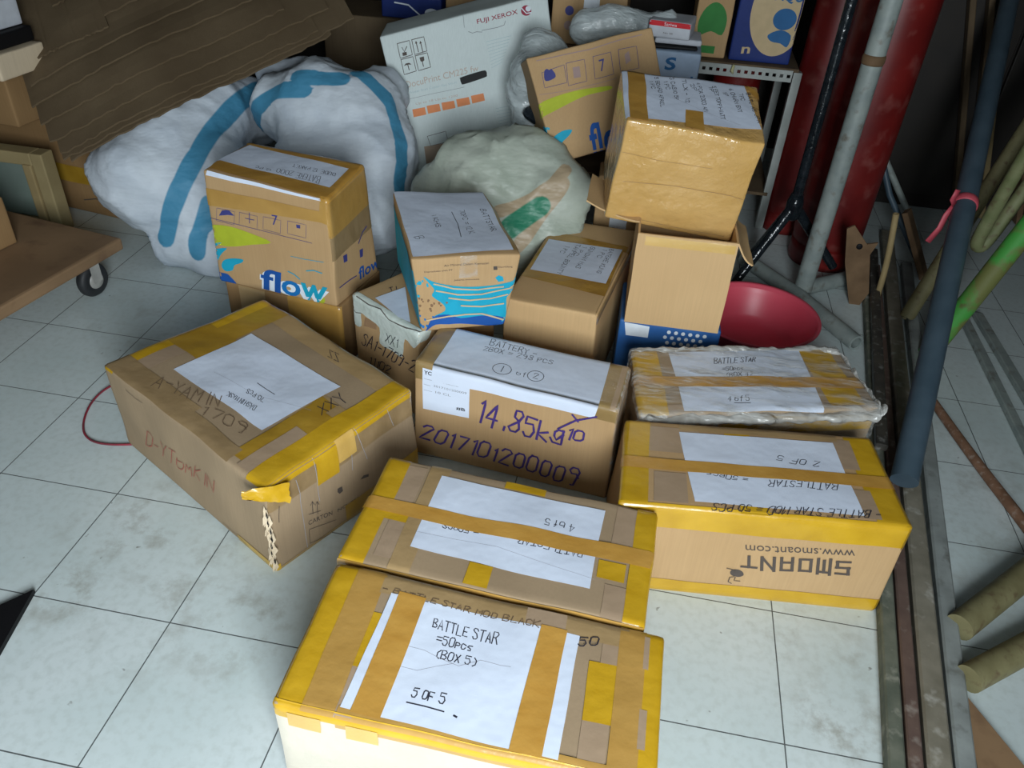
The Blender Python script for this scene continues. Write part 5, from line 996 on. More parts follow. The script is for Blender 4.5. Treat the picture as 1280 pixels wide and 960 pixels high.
# the open carton under the tape-covered one: four walls, a bottom, folded flaps
d = BOXES['open']; d['items'] = []
oc = Carton('open', 'open_carton', 'open light brown carton with its flaps folded down, holding up the tape-covered carton', 'kraft_light', body=False)
def open_box(c, th, mat):
    L, W, H = c.d
    def wall(name, pts, mat):
        bm = bmesh.new()
        n = 14
        (a0, a1), (b0, b1), (z0, z1) = pts
        vd = {}
        def vt(i, j, k):
            key = (i, j, k)
            if key not in vd:
                q = (a0 + (a1 - a0) * i, b0 + (b1 - b0) * j, z0 + (z1 - z0) * k)
                p = c.place(q); vd[key] = bm.verts.new(p)
            return vd[key]
        g = [x / n for x in range(n + 1)]
        for A in (0, 1):
            for s0, s1 in zip(g, g[1:]):
                for t0, t1 in zip(g, g[1:]):
                    bm.faces.new([vt(*v) for v in ((A, s0, t0), (A, s1, t0), (A, s1, t1), (A, s0, t1))])
                    bm.faces.new([vt(*v) for v in ((s0, A, t0), (s1, A, t0), (s1, A, t1), (s0, A, t1))])
                    bm.faces.new([vt(*v) for v in ((s0, t0, A), (s1, t0, A), (s1, t1, A), (s0, t1, A))])
        bmesh.ops.recalc_face_normals(bm, faces=bm.faces)
        return bm_obj(name, bm, mat, c.root, smooth=False)
    wall('front_panel', ((0, L), (0, th), (0, H)), mat)
    wall('back_panel', ((0, L), (W - th, W), (0, H)), mat)
    wall('side_panel', ((0, th), (th, W - th), (0, H)), mat)
    wall('side_panel', ((L - th, L), (th, W - th), (0, H)), mat)
    wall('bottom_panel', ((th, L - th), (th, W - th), (0, th)), mat)
def flap(c, name, a, b_, out, drop, width, mat, lab=None, thick=.004):
    """a flap hinged on the edge a-b, reaching out and down"""
    a, b_, out = Vector(a), Vector(b_), Vector(out)
    bm = bmesh.new(); n = 8; g = []
    for j in range(n + 1):
        t = j / n; row = []
        for i in range(n + 1):
            s_ = i / n
            p = a.lerp(b_, s_) + out * (t * width) + Vector((0, 0, -drop * t - .01 * math.sin(t * PI)))
            p += noise.noise_vector(p * 12) * .004
            row.append(p)
        g.append(row)
    up = (b_ - a).cross(g[n][0] - g[0][0]).normalized() * thick
    top = [[bm.verts.new(p + up) for p in r] for r in g]; bot = [[bm.verts.new(p) for p in r] for r in g]
    for j in range(n):
        for i in range(n):
            bm.faces.new((top[j][i], top[j][i + 1], top[j + 1][i + 1], top[j + 1][i])); bm.faces.new((bot[j][i], bot[j + 1][i], bot[j + 1][i + 1], bot[j][i + 1]))
    for i in range(n):
        for r in (0, n):
            bm.faces.new((top[r][i], bot[r][i], bot[r][i + 1], top[r][i + 1]))
            bm.faces.new((top[i][r], bot[i][r], bot[i + 1][r], top[i + 1][r]))
    bmesh.ops.recalc_face_normals(bm, faces=bm.faces)
    o = bm_obj(name, bm, mat, c.root, smooth=False)
    if lab: o['label'] = lab
    return o
open_box(oc, .005, 'kraft_light')
L_, W_, H_ = oc.d
flap(oc, 'top_flap', oc.place((L_, .005, H_)), oc.place((L_, W_ - .005, H_)), (1, -.1, 0), .05, .045, 'kraft_light')
flap(oc, 'top_flap', oc.place((0, W_ * .25, H_)), oc.place((0, W_, H_)), (-1, .3, 0), -.02, .14, 'kraft_light')
pl = bmesh.new(); Lp = oc.place
bm = bmesh.new()
oc.patch(bm, 'front', [(.02, H_ - .03), (L_ * .98, H_ - .03), (L_ * .98, H_ + .002), (.02, H_ + .002)], .001)
bm_obj('packing_tape', bm, 'ochretape', oc.root); pl.free()

# blue and white carton that the open carton stands on
BL, BH = .27, .238
define('bluebase', (1.525, 1.105, 0), .03, (BL, .21, BH), amp=.001, items=[
    ('poly', 'front', [(BL * .08, BH * .80), (BL * .3, BH * .80), (BL * .3, BH * .95), (BL * .05, BH * .97)], 'whiteprint', 'printed_panel', 1, 0)] +
    [('poly', 'front', [(BL * (.47 + i * .07 + (j % 2) * .03 + .02 * math.cos(a * PI / 3)), BH * (.70 + j * .07 + .024 * math.sin(a * PI / 3))) for a in range(6)], 'whiteprint', 'printed_dots', 1, 0) for i in range(6) for j in range(4)])
Carton('bluebase', 'blue_carton', 'blue carton with white dots, seen only below the front of the open carton', 'blue_carton')

# clear film wound round the BOX 4 carton: a crinkled skin plus two rolled ridges
def film_skin(c):
    bm = bmesh.new(); L, W, H = c.d
    n = 90
    def pt(face, a, b_, k):
        p = c.surf(face, a, b_, .006)
        v = noise.noise_vector(p * Vector((1, 1, 1)).x * 26 + c.seed) * .0045 + noise.noise_vector(p * 70) * .002
        return p + v
    def grid(face, a0, b0, a1, b1, na, nb):
        g = [[bm.verts.new(pt(face, a0 + (a1 - a0) * i / na, b0 + (b1 - b0) * j / nb, 0)) for i in range(na + 1)] for j in range(nb + 1)]
        for j in range(nb):
            for i in range(na): bm.faces.new((g[j][i], g[j][i + 1], g[j + 1][i + 1], g[j + 1][i]))
    grid('top', -.015, -H * .75, L + .015, W + H * .4, 90, 70)
    grid('right', .0, H * .2, W, H * .99, 30, 24)
    o = bm_obj('plastic_film', bm, 'wrap', c.root); o['label'] = 'crinkled clear plastic film'
def ridge(c, pts, r, amp):
    bm = bmesh.new(); n = 120; k = 12; prev = None
    for i in range(n + 1):
        t = i / n * (len(pts) - 1); j = min(int(t), len(pts) - 2)
        p = Vector(pts[j]).lerp(Vector(pts[j + 1]), t - j)
        rr = r * (.75 + .6 * noise.noise(Vector((i * .13, r * 50, 0)))) * (min(1, i / 6 + .2, (n - i) / 6 + .2))
        ring = []
        for a in range(k):
            an = a * 2 * PI / k
            v = p + Vector((0, math.cos(an), math.sin(an) * .8)) * rr
            v += noise.noise_vector(v * 50) * amp
            ring.append(bm.verts.new(v))
        if prev:
            for a in range(k): bm.faces.new((prev[a], prev[(a + 1) % k], ring[(a + 1) % k], ring[a]))
        prev = ring
    bmesh.ops.recalc_face_normals(bm, faces=bm.faces)
    o = bm_obj('rolled_film', bm, 'wraproll', c.root); o['label'] = 'thick roll of bunched clear film along the edge'
film_skin(w)
WL, WW, WH = w.d
ridge(w, [w.place((WL * t, -.006, WH * .93)) for t in (-.02, .25, .5, .75, 1.0)] + [w.place((WL * 1.03, .004, WH * .98))], .021, .006)
ridge(w, [w.place((WL * t, WW, WH * .99)) for t in (.0, .3, .6, .9)] + [w.place((WL * 1.01, WW * .9, WH))], .013, .006)
ridge(w, [w.place((WL * 1.005, WW * t, WH * .98)) for t in (.95, .6, .3, 0)], .012, .006)

define('striped', (1.345, 1.60, 0), .05, (.17, .12, .415), items=[('tape', 'front', rq(.17, .415, .30, .5, .62, 1.0), 'whiteprint', 1, 'white strip')])
Carton('striped', 'brown_carton', 'narrow brown carton with a white strip, left behind the tape-covered carton', 'kraft')

# torn mustard tape hanging off the split corner of the battered carton
yk = [o for o in bpy.data.objects if o.name == 'battered_carton'][0]
bm = bmesh.new(); g = []
cx = Vector(BOXES['yonkin']['c'][5])
for j in range(9):
    row = []
    for i in range(13):
        s_, t = i / 12, j / 8
        p = cx + Vector((-.036 + .075 * s_, -.006 - .006 + .048 * s_ - .006 * t, .002 - .046 * t * (0.35 + .8 * s_) - .004))
        p += Vector((.0, -.008, .006)) + noise.noise_vector(Vector((s_ * 6, t * 5, 1))) * .005
        row.append(bm.verts.new(p))
    g.append(row)
for j in range(8):
    for i in range(12): bm.faces.new((g[j][i], g[j][i + 1], g[j + 1][i + 1], g[j + 1][i]))
bm_obj('torn_tape', bm, 'mustard', yk)
bm = bmesh.new(); rnd = random.Random(5)
c5, c1 = Vector(BOXES['yonkin']['c'][5]), Vector(BOXES['yonkin']['c'][1])
for k in range(34):
    t = .2 + rnd.random() * .68
    p = c5.lerp(c1, t) + Vector((.001 + rnd.uniform(-.006, .008), -.003, 0))
    wd, ht = rnd.uniform(.001, .005), rnd.uniform(.006, .016)
    q = [p + Vector((-wd, rnd.uniform(-.004, 0), 0)), p + Vector((rnd.uniform(-.003, .003), -.012, -ht)), p + Vector((wd, -.001, rnd.uniform(-.01, 0))), p + Vector((0, -.002, ht))]
    bm.faces.new([bm.verts.new(v) for v in q])
bm_obj('split_corner', bm, 'kraft_cream', yk, smooth=False)
bm = bmesh.new()
for k in range(7):
    t = .24 + k * .09
    p = c5.lerp(c1, t) + Vector((.003 + rnd.uniform(-.004, .004), -.012, 0))
    bm.faces.new([bm.verts.new(v) for v in (p + Vector((-.0015, 0, 0)), p + Vector((0, 0, -.012)), p + Vector((.003, 0, -.004)), p + Vector((.0005, 0, .010)))])
bm_obj('split_corner', bm, 'black', yk, smooth=False)

# ------------------------------------------------------------------ woven sacks
def segdist(p, a, b_):
    ab = b_ - a; t = max(0, min(1, (p - a).dot(ab) / max(ab.length_squared, 1e-9)))
    return (p - a - ab * t).length
def sack(key, name, label, cat, mat, width, fold=.012, group=None, voxel=.016, width2=.03, zmin=.004):
    S = SACKS[key]
    bm = bmesh.new()
    for c_, r in S['blobs']:
        bmesh.ops.create_icosphere(bm, subdivisions=3, radius=r, matrix=Matrix.Translation(Vector(c_)))
    me = bpy.data.meshes.new(name); bm.to_mesh(me); bm.free()
    o = bpy.data.objects.new(name, me); col.objects.link(o)
    m = o.modifiers.new('remesh', 'REMESH'); m.mode = 'VOXEL'; m.voxel_size = voxel
    m2 = o.modifiers.new('smooth', 'SMOOTH'); m2.iterations = 36; m2.factor = .7
    dg = bpy.context.evaluated_depsgraph_get()
    me2 = bpy.data.meshes.new_from_object(o.evaluated_get(dg))
    o.modifiers.clear(); o.data = me2; bpy.data.meshes.remove(me)
    org = Vector((sum(c_[0] for c_, r in S['blobs']) / len(S['blobs']), sum(c_[1] for c_, r in S['blobs']) / len(S['blobs']), 0))
    nrm = [v.normal.copy() for v in me2.vertices]
    at = me2.attributes.new('stripe', 'FLOAT', 'POINT'); at2 = me2.attributes.new('stripe2', 'FLOAT', 'POINT')
    st = [[Vector(p) for p in s_] for s_ in S['stripes']]; st2 = [[Vector(p) for p in s_] for s_ in S['stripes2']]
    for v, n in zip(me2.vertices, nrm):
        p = v.co.copy()
        d = min([segdist(p, a, b_) for s_ in st for a, b_ in zip(s_, s_[1:])] or [9])
        at.data[v.index].value = max(0, 1 - d / (2 * width))
        d = min([segdist(p, a, b_) for s_ in st2 for a, b_ in zip(s_, s_[1:])] or [9])
        at2.data[v.index].value = max(0, 1 - d / (2 * width2))
        q = Vector((p.x + p.z * .6, p.y, p.z * .6 - p.x * .4))
        r1 = (1 - abs(noise.noise(q * 6.0))) ** 5; r2 = (1 - abs(noise.noise(q * 13.0 + Vector((3, 1, 2))))) ** 6
        p += n * (noise.noise(p * 5) * fold * 1.1 + r1 * fold * .75 + r2 * fold * .38)
        if p.z < zmin: p.z = zmin
        v.co = p - org
    o.location = org
    me2.materials.clear(); me2.materials.append(MATS[mat])
    for p in me2.polygons: p.use_smooth = True
    return tag(o, label, cat, group)
ws = sack('left', 'woven_sack', 'big white woven sack with blue stripes at far left, hanging beside the flow carton', 'sack', 'white_sack_weave', .030, .018)
sack('right', 'woven_sack', 'white woven sack with a gathered top and blue stripes, beside the white printer carton', 'sack', 'white_sack_weave', .026, .019)
sack('green', 'woven_sack', 'pale greenish woven sack with beige and green stripes behind the teal wave carton', 'sack', 'green_sack_weave', .020, .026)
SACKS['bag1'] = dict(blobs=[((1.00, 1.80, .62), .075), ((.97, 1.83, .55), .07), ((1.05, 1.86, .68), .05), ((1.0, 1.85, .70), .05), ((.99, 1.80, .48), .06)], stripes=[], stripes2=[])
SACKS['bag2'] = dict(blobs=[((1.14, 1.97, .74), .06), ((1.22, 1.98, .76), .065), ((1.30, 2.0, .75), .06), ((1.38, 2.0, .76), .045), ((1.41, 2.0, .79), .03)], stripes=[], stripes2=[])
SACKS['bag3'] = dict(blobs=[((1.0, 1.74, .52), .028), ((1.03, 1.73, .51), .03)], stripes=[], stripes2=[])
sack('bag1', 'plastic_bag', 'crumpled clear plastic bag between the white printer carton and the tilted flow carton', 'plastic bag', 'bagfilm', .01, .012, zmin=.0, voxel=.01)
sack('bag2', 'plastic_bag', 'whitish plastic bag bulging above the tilted flow carton', 'plastic bag', 'bagfilm', .01, .010, zmin=.0, voxel=.01)
sack('bag3', 'plastic_bag', 'small scrap of black plastic at the left edge of the tilted flow carton', 'plastic bag', 'black_gloss', .01, .008, zmin=.0, voxel=.008)

# ------------------------------------------------------------------ flattened cartons heaped at the upper left
P0 = Vector((-.36, 1.235, .375)); E1 = Vector((.66, .55, .315)); E2 = Vector((-.45, .55, .305))
NN = E1.cross(E2).normalized()
if NN.z < 0: NN = -NN
sheet_label = 'flattened brown carton sheet in the heap above the white sacks'
def sheet(i, u0, u1, v0, v1, off, skew=0.0, bend=0.01):
    org = P0 + E1 * u0 + E2 * v0 + NN * off
    bm = bmesh.new(); nu, nv = 40, 16; rnd = random.Random(i * 7 + 1)
    th = .006
    edge = [rnd.uniform(-.006, .006) for _ in range(nu + 1)]
    def P(a, b_, k):
        u = u0 + (u1 - u0) * a; v = v0 + skew * a + (v1 - v0) * b_ + (edge[int(a * nu)] if b_ == 0 else 0)
        p = P0 + E1 * u + E2 * v + NN * (off + k * th)
        p += NN * (bend * math.sin(u * 5) + .010 * noise.noise(Vector((u * 4, v * 5, 1))))
        cr_ = abs(((a * 3.2 + i * .37) % 1) - .5)
        if cr_ < .04: p -= NN * .0015
        return p - org
    top = [[bm.verts.new(P(a / nu, b_ / nv, 1)) for a in range(nu + 1)] for b_ in range(nv + 1)]
    bot = [[bm.verts.new(P(a / nu, b_ / nv, 0)) for a in range(nu + 1)] for b_ in range(nv + 1)]
    for j in range(nv):
        for k in range(nu):
            bm.faces.new((top[j][k], top[j][k + 1], top[j + 1][k + 1], top[j + 1][k])); bm.faces.new((bot[j][k], bot[j + 1][k], bot[j + 1][k + 1], bot[j][k + 1]))
    for j in (0, nv):
        for k in range(nu): bm.faces.new((top[j][k], bot[j][k], bot[j][k + 1], top[j][k + 1]))
    for k in (0, nu):
        for j in range(nv): bm.faces.new((top[j][k], bot[j][k], bot[j + 1][k], top[j + 1][k]))
    bmesh.ops.recalc_face_normals(bm, faces=bm.faces)
    o = bm_obj('flattened_carton', bm, 'kraft_shaded', None, smooth=False, loc=org)
    tag(o, sheet_label, 'flattened carton', 'flattened cartons in the heap')
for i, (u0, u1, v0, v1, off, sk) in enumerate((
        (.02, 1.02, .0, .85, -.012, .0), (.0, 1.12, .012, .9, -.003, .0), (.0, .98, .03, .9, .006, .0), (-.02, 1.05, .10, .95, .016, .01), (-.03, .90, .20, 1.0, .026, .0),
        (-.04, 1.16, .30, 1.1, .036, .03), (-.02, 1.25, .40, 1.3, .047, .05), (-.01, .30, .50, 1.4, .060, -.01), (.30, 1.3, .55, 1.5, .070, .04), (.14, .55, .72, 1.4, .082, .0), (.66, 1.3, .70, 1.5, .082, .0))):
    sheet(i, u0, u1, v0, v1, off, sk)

# ------------------------------------------------------------------ far left: brown carton, crates, platform trolley
def seam(L, H, v0, v1, mat): return ('tape', 'front', rq(L, H, -.01, v0, 1.01, v1), mat, 1, None)
define('leftbig', (-.68, 1.83, 0), -.16, (.66, .40, .36), items=[seam(.66, .36, .32, .50, 'mustardd'), ('line', 'front', [(.40, .05), (.46, .065), (.52, .05)], .004, 'darkprint', 'marker_writing', 1, 0)])
Carton('leftbig', 'brown_carton', 'dark brown carton with one mustard tape band, on the floor left of the white sack', 'kraft_dark')
tr = root('picture_frame', (-.86, 1.47, 0), 'beige framed panel standing behind the trolley at the left edge', 'frame')
def cuboid(name, x0, y0, z0, x1, y1, z1, mat, parent=None, bev=.004, loc=None):
    bm = bmesh.new(); bmesh.ops.create_cube(bm, size=1)
    for v in bm.verts:
        v.co = Vector(((x0 + x1) / 2 + v.co.x * (x1 - x0), (y0 + y1) / 2 + v.co.y * (y1 - y0), (z0 + z1) / 2 + v.co.z * (z1 - z0)))
    if bev: bmesh.ops.bevel(bm, geom=bm.edges[:], offset=bev, segments=2, affect='EDGES', profile=.5)
    return bm_obj(name, bm, mat, parent, smooth=False, loc=loc)
cuboid('frame_side', .20, -.03, 0, .245, .03, .29, 'beige_frame', tr)
cuboid('frame_side', -.26, -.03, 0, -.215, .03, .29, 'beige_frame', tr)
cuboid('frame_top', -.215, -.03, .245, .20, .03, .29, 'beige_frame', tr)
cuboid('frame_bottom', -.215, -.03, 0, .20, .03, .04, 'beige_frame', tr)
cuboid('inner_moulding', .165, -.038, .03, .198, -.012, .25, 'plank_pale', tr)
cuboid('panel', -.215, -.005, .04, .20, .012, .245, 'mint_panel', tr)
define('leftcrate', (-.93, 1.64, .362), -.10, (.50, .28, .20), items=[('line', 'front', [(.33, .06), (.345, .09), (.33, .1), (.35, .05), (.37, .09)], .003, 'darkprint', 'marker_writing', 1, 0)])
Carton('leftcrate', 'brown_carton', 'brown carton with scribbles on top of the mustard-banded carton at left', 'kraft_dark')
define('cream', (-.775, 1.45, .564), -.08, (.42, .2, .075), items=[]); Carton('cream', 'cream_block', 'cream slab lowest of the pale blocks at the left edge', 'kraft_cream', category='block')
define('blk', (-.80, 1.45, .641), -.08, (.42, .2, .045), items=[]); Carton('blk', 'black_case', 'black flat case between the cream slab and the white block at left edge', 'black', category='case')
define('whi', (-.825, 1.45, .688), -.08, (.42, .2, .08), items=[]); Carton('whi', 'white_block', 'white block at the top left edge above the black case', 'cardwhite', category='block')

# platform trolley
tl = root('platform_trolley', (-.58, .84, 0), 'worn wooden platform trolley with a black rubber wheel at the left edge', 'trolley')
tl.rotation_euler = (0, 0, math.radians(-9.5))
bm = bmesh.new(); bmesh.ops.create_cube(bm, size=1)
for v in bm.verts: v.co = Vector((v.co.x * .66, v.co.y * .80, .148 + v.co.z * .04))
bmesh.ops.bevel(bm, geom=bm.edges[:], offset=.008, segments=2, affect='EDGES', profile=.5)
bm_obj('platform', bm, 'plywood', tl, smooth=False)
def lathe(bm, prof, n=32, axis='Z', mat=Matrix.Identity(4)):
    rings = []
    for r, z in prof:
        ring = []
        for i in range(n):
            a = 2 * PI * i / n
            v = Vector((r * math.cos(a), r * math.sin(a), z))
            if axis == 'X': v = Vector((v.z, v.x, v.y))
            if axis == 'Y': v = Vector((v.x, v.z, v.y))
            ring.append(bm.verts.new(mat @ v))
        rings.append(ring)
    for a, b_ in zip(rings, rings[1:]):
        for i in range(n): bm.faces.new((a[i], a[(i + 1) % n], b_[(i + 1) % n], b_[i]))
    for r in (rings[0], rings[-1]):
        try: bm.faces.new(r)
        except ValueError: pass
    bmesh.ops.recalc_face_normals(bm, faces=bm.faces)
for wx, wy in ((.27, .30), (-.27, .30), (.27, -.32), (-.27, -.32)):
    T = Matrix.Translation((wx, wy, .055))
    bm = bmesh.new(); lathe(bm, [(.02, -.016), (.038, -.017), (.050, -.014), (.055, -.006), (.055, .006), (.050, .014), (.038, .017), (.02, .016)], 32, 'X', T)
    wh = bm_obj('wheel', bm, 'rubber', tl)
    bm = bmesh.new(); lathe(bm, [(.006, -.021), (.024, -.021), (.028, -.015), (.028, .015), (.024, .021), (.006, .021)], 24, 'X', T)
    bm_obj('hub', bm, 'hub_metal', wh)
    bm = bmesh.new()
    for sx in (-.024, .024):
        bmesh.ops.create_cube(bm, size=1, matrix=T @ Matrix.Translation((sx, 0, .035)) @ Matrix.Diagonal((.003, .035, .075, 1)))
    bmesh.ops.create_cube(bm, size=1, matrix=T @ Matrix.Translation((0, 0, .0715)) @ Matrix.Diagonal((.07, .07, .004, 1)))
    bm_obj('caster_bracket', bm, 'hub_metal', tl, smooth=False)
define('orange', (-.66, .98, .170), -.2, (.36, .24, .15), items=[('poly', 'front', [(.27, .05), (.34, .055), (.34, .09), (.28, .085)], 'redprint', 'printed_mark', 1, 0), ('poly', 'right', [(.03, .03), (.09, .03), (.08, .08), (.04, .07)], 'redprint', 'printed_mark', 1, 0)])
Carton('orange', 'brown_carton', 'small orange-brown carton with red marks standing on the wooden trolley', 'kraft_dark')

# ------------------------------------------------------------------ pipes, bars and rods
def tube(name, pts, r, mat, parent=None, label=None, cat=None, group=None, n=20, hollow=.72, smoothing=True, kind=None):
    P = [Vector(p) for p in pts]
    if smoothing and len(P) > 2:
        for _ in range(3):
            Q = [P[0]]
            for a, b_ in zip(P, P[1:]): Q += [a.lerp(b_, .25), a.lerp(b_, .75)]
            Q.append(P[-1]); P = Q
    org = P[0].copy(); bm = bmesh.new()
    rr = r if callable(r) else (lambda t: r)
    rings = []; up = Vector((0, 0, 1))
    t0 = (P[1] - P[0]).normalized()
    if abs(t0.dot(up)) > .9: up = Vector((0, 1, 0))
    nrm = (up - t0 * up.dot(t0)).normalized()
    for i, p in enumerate(P):
        t = (P[min(i + 1, len(P) - 1)] - P[max(0, i - 1)]).normalized()
        nrm = (nrm - t * nrm.dot(t)).normalized(); bn = t.cross(nrm)
        R_ = rr(i / (len(P) - 1))
        rings.append([bm.verts.new(p - org + (nrm * math.cos(2 * PI * k / n) + bn * math.sin(2 * PI * k / n)) * R_) for k in range(n)])
    for a, b_ in zip(rings, rings[1:]):
        for k in range(n): bm.faces.new((a[k], a[(k + 1) % n], b_[(k + 1) % n], b_[k]))
    for ring, other in ((rings[0], rings[1]), (rings[-1], rings[-2])):
        if hollow:
            c_ = sum((v.co for v in ring), Vector()) / n
            inn = [bm.verts.new(c_ + (v.co - c_) * hollow) for v in ring]
            dirn = (sum((v.co for v in other), Vector()) / n - c_).normalized() * (R_ * 2)
            deep = [bm.verts.new(v.co + dirn) for v in inn]
            for k in range(n):
                bm.faces.new((ring[k], ring[(k + 1) % n], inn[(k + 1) % n], inn[k])); bm.faces.new((inn[k], inn[(k + 1) % n], deep[(k + 1) % n], deep[k]))
            bm.faces.new(deep)
        else: bm.faces.new(ring)
    bmesh.ops.recalc_face_normals(bm, faces=bm.faces)
    o = bm_obj(name, bm, mat, parent, loc=org)
    o.modifiers.new('edge', 'EDGE_SPLIT').split_angle = math.radians(50)
    return tag(o, label, cat, group, kind)
def bar(name, a, b_, w_, h, mat, label=None, cat='metal bar', group=None, wob=.0):
    a, b_ = Vector(a), Vector(b_); d_ = b_ - a; L = d_.length
    x = d_.normalized(); side = x.cross(Vector((0, 0, 1))).normalized(); up = side.cross(x)
    bm = bmesh.new(); n = 30; rings = []; ro = .12 * min(w_, h)
    prof = [(-w_ / 2 + ro, -h / 2), (w_ / 2 - ro, -h / 2), (w_ / 2, -h / 2 + ro), (w_ / 2, h / 2 - ro), (w_ / 2 - ro, h / 2), (-w_ / 2 + ro, h / 2), (-w_ / 2, h / 2 - ro), (-w_ / 2, -h / 2 + ro)]
    for i in range(n + 1):
        c_ = d_ * (i / n) + side * (wob * math.sin(i * .25)) + up * (.0)
        rings.append([bm.verts.new(c_ + side * s_ + up * t) for s_, t in prof])
    for r0, r1 in zip(rings, rings[1:]):
        for k in range(8): bm.faces.new((r0[k], r0[(k + 1) % 8], r1[(k + 1) % 8], r1[k]))
    bm.faces.new(rings[0]); bm.faces.new(rings[-1])
    bmesh.ops.recalc_face_normals(bm, faces=bm.faces)
    o = bm_obj(name, bm, mat, None, smooth=False, loc=a)
    return tag(o, label, cat, group)
def ext(a, b_, t): 
    a, b_ = Vector(a), Vector(b_); return a + (b_ - a) * t
bar('metal_bar', (1.938, -.35, .016), (2.262, 1.973, .016), .030, .030, 'bar_green', 'greenish grey metal bar, leftmost of the long bars on the floor')
bar('metal_bar', (1.969, -.35, .018), (2.293, 1.965, .018), .026, .034, 'bar_brown', 'brown metal bar, second from left of the long bars on the floor')
bar('metal_bar', (2.007, -.35, .019), (2.388, 2.28, .019), .044, .036, 'bar_olive', 'widest olive grey metal bar, third from left on the floor', wob=.001)
bar('metal_bar', (2.051, -.35, .018), (2.412, 2.02, .018), .036, .034, 'bar_pale', 'pale grey paint-flecked metal bar, rightmost of the long bars')
bar('metal_bar', (2.108, .86, .048), (2.290, 2.05, .048), .030, .020, 'bar_dark', 'dark oily metal bar lying on top of the long bars')
tube('metal_pipe', [(2.127, .709, .072), (2.60, 2.575, .911)], lambda t: .0325 - .002 * t, 'pipe_blue', None, 'straight blue-grey pipe with a pink tie, leaning across the right side', 'pipe', hollow=0)
pk = [o for o in bpy.data.objects if o['label'].startswith('straight blue') ] if False else [o for o in bpy.data.objects if o.get('label', '').startswith('straight blue')]
bp = pk[0]
A_, B_ = Vector((2.127, .709, .072)), Vector((2.60, 2.575, .911)); dirp = (B_ - A_).normalized()
def on_pipe(t): return (A_.lerp(B_, t)) - A_
bm = bmesh.new(); q = dirp.to_track_quat('Z', 'Y').to_matrix().to_4x4(); q.translation = on_pipe(.455)
lathe(bm, [(.0335, -.012), (.0355, -.01), (.036, .0), (.0355, .01), (.0335, .012)], 24, 'Z', q)
bm_obj('pink_tie', bm, 'tape_pink', bp)['label'] = 'pink plastic tie'
def strip(name, pts, w_, mat, parent, th=.0015):
    bm = bmesh.new(); P = [Vector(p) for p in pts]; vs = []
    for i, p in enumerate(P):
        t = (P[min(i + 1, len(P) - 1)] - P[max(0, i - 1)]).normalized(); s_ = t.cross(Vector((.3, -1, .3))).normalized() * (w_ / 2)
        nn = t.cross(s_).normalized() * th
        vs.append([bm.verts.new(p + s_ + nn), bm.verts.new(p - s_ + nn), bm.verts.new(p - s_ - nn), bm.verts.new(p + s_ - nn)])
    for a, b_ in zip(vs, vs[1:]):
        for k in range(4): bm.faces.new((a[k], a[(k + 1) % 4], b_[(k + 1) % 4], b_[k]))
    bm.faces.new(vs[0]); bm.faces.new(vs[-1])
    bmesh.ops.recalc_face_normals(bm, faces=bm.faces)
    return bm_obj(name, bm, mat, parent)
c0 = on_pipe(.455)
strip('pink_tie', [c0 + Vector((-.034, -.02, 0)), c0 + Vector((-.05, -.03, -.03)), c0 + Vector((-.055, -.035, -.07)), c0 + Vector((-.075, -.04, -.115))], .018, 'tape_pink', bp)
strip('pink_tie', [c0 + Vector((-.034, -.02, 0)), c0 + Vector((-.05, -.03, .02)), c0 + Vector((-.045, -.03, .05))], .016, 'tape_pink', bp)

tube('bent_pipe', [(2.425, 1.36, 1.05), (2.392, 1.425, .711), (2.385, 1.475, .42), (2.388, 1.485, .355), (2.417, 1.49, .362), (2.476, 1.525, .574), (2.62, 1.60, .95)], .019, 'pipe_lime', None, 'rusty lime pipe bent into a narrow U at the right edge', 'pipe')
tube('metal_pipe', [(2.345, 1.385, .03), (2.461, 1.396, .468), (2.56, 1.41, .84)], .030, 'pipe_green', None, 'rusty pipe with bright green paint, leaning at the right edge', 'pipe', smoothing=False)
tube('metal_pipe', [(2.325, 1.60, .026), (2.50, 1.84, .40), (2.70, 2.10, .82)], .024, 'pipe_olive', None, 'olive pipe leaning behind the blue-grey pipe, left of the green one', 'pipe', smoothing=False)
tube('metal_pipe', [(2.38, 1.50, .022), (2.62, 1.72, .30), (2.9, 1.98, .62)], .022, 'pipe_rust', None, 'dark rusty pipe low between the U-bent pipe and the green pipe', 'pipe', smoothing=False)
tube('rusty_rod', [(2.300, 1.235, .014), (2.36, .93, .014), (2.430, .655, .014)], lambda t: .011 + .004 * t, 'pipe_rust', None, 'thin rusty rod lying alone on the tiles at right', 'rod')
tube('metal_pipe', [(2.172, .320, .030), (2.44, .585, .030), (2.9, 1.04, .030)], .029, 'pipe_olive', None, 'upper of two greenish pipes lying on the floor at lower right', 'pipe', smoothing=False, hollow=0)
tube('metal_pipe', [(2.158, .195, .030), (2.40, .375, .030), (2.9, .75, .030)], .028, 'pipe_olive', None, 'lower of two greenish pipes lying on the floor at lower right', 'pipe', smoothing=False, hollow=0)
bar('metal_bar', (2.536, 1.70, .011), (2.525, .85, .011), .026, .020, 'pipe_grey', 'pale flat bar, left one of the close pair on the right-hand tiles')
bar('metal_bar', (2.590, 1.72, .011), (2.610, .95, .011), .030, .020, 'pipe_grey', 'pale flat bar, right one of the close pair on the right-hand tiles')
tube('metal_rod', [(2.52, 2.25, .012), (2.304, 2.30, .30), (2.1, 2.36, .60)], .012, 'pipe_grey', None, 'thin grey rod leaning in the dark right of the large red cylinder', 'rod', smoothing=False)
tube('metal_rod', [(2.47, 2.07, .012), (2.303, 2.13, .24), (2.2, 2.2, .45)], .011, 'pipe_blue', None, 'thin bluish rod crossing below the grey rod, right of the red cylinder', 'rod', smoothing=False)
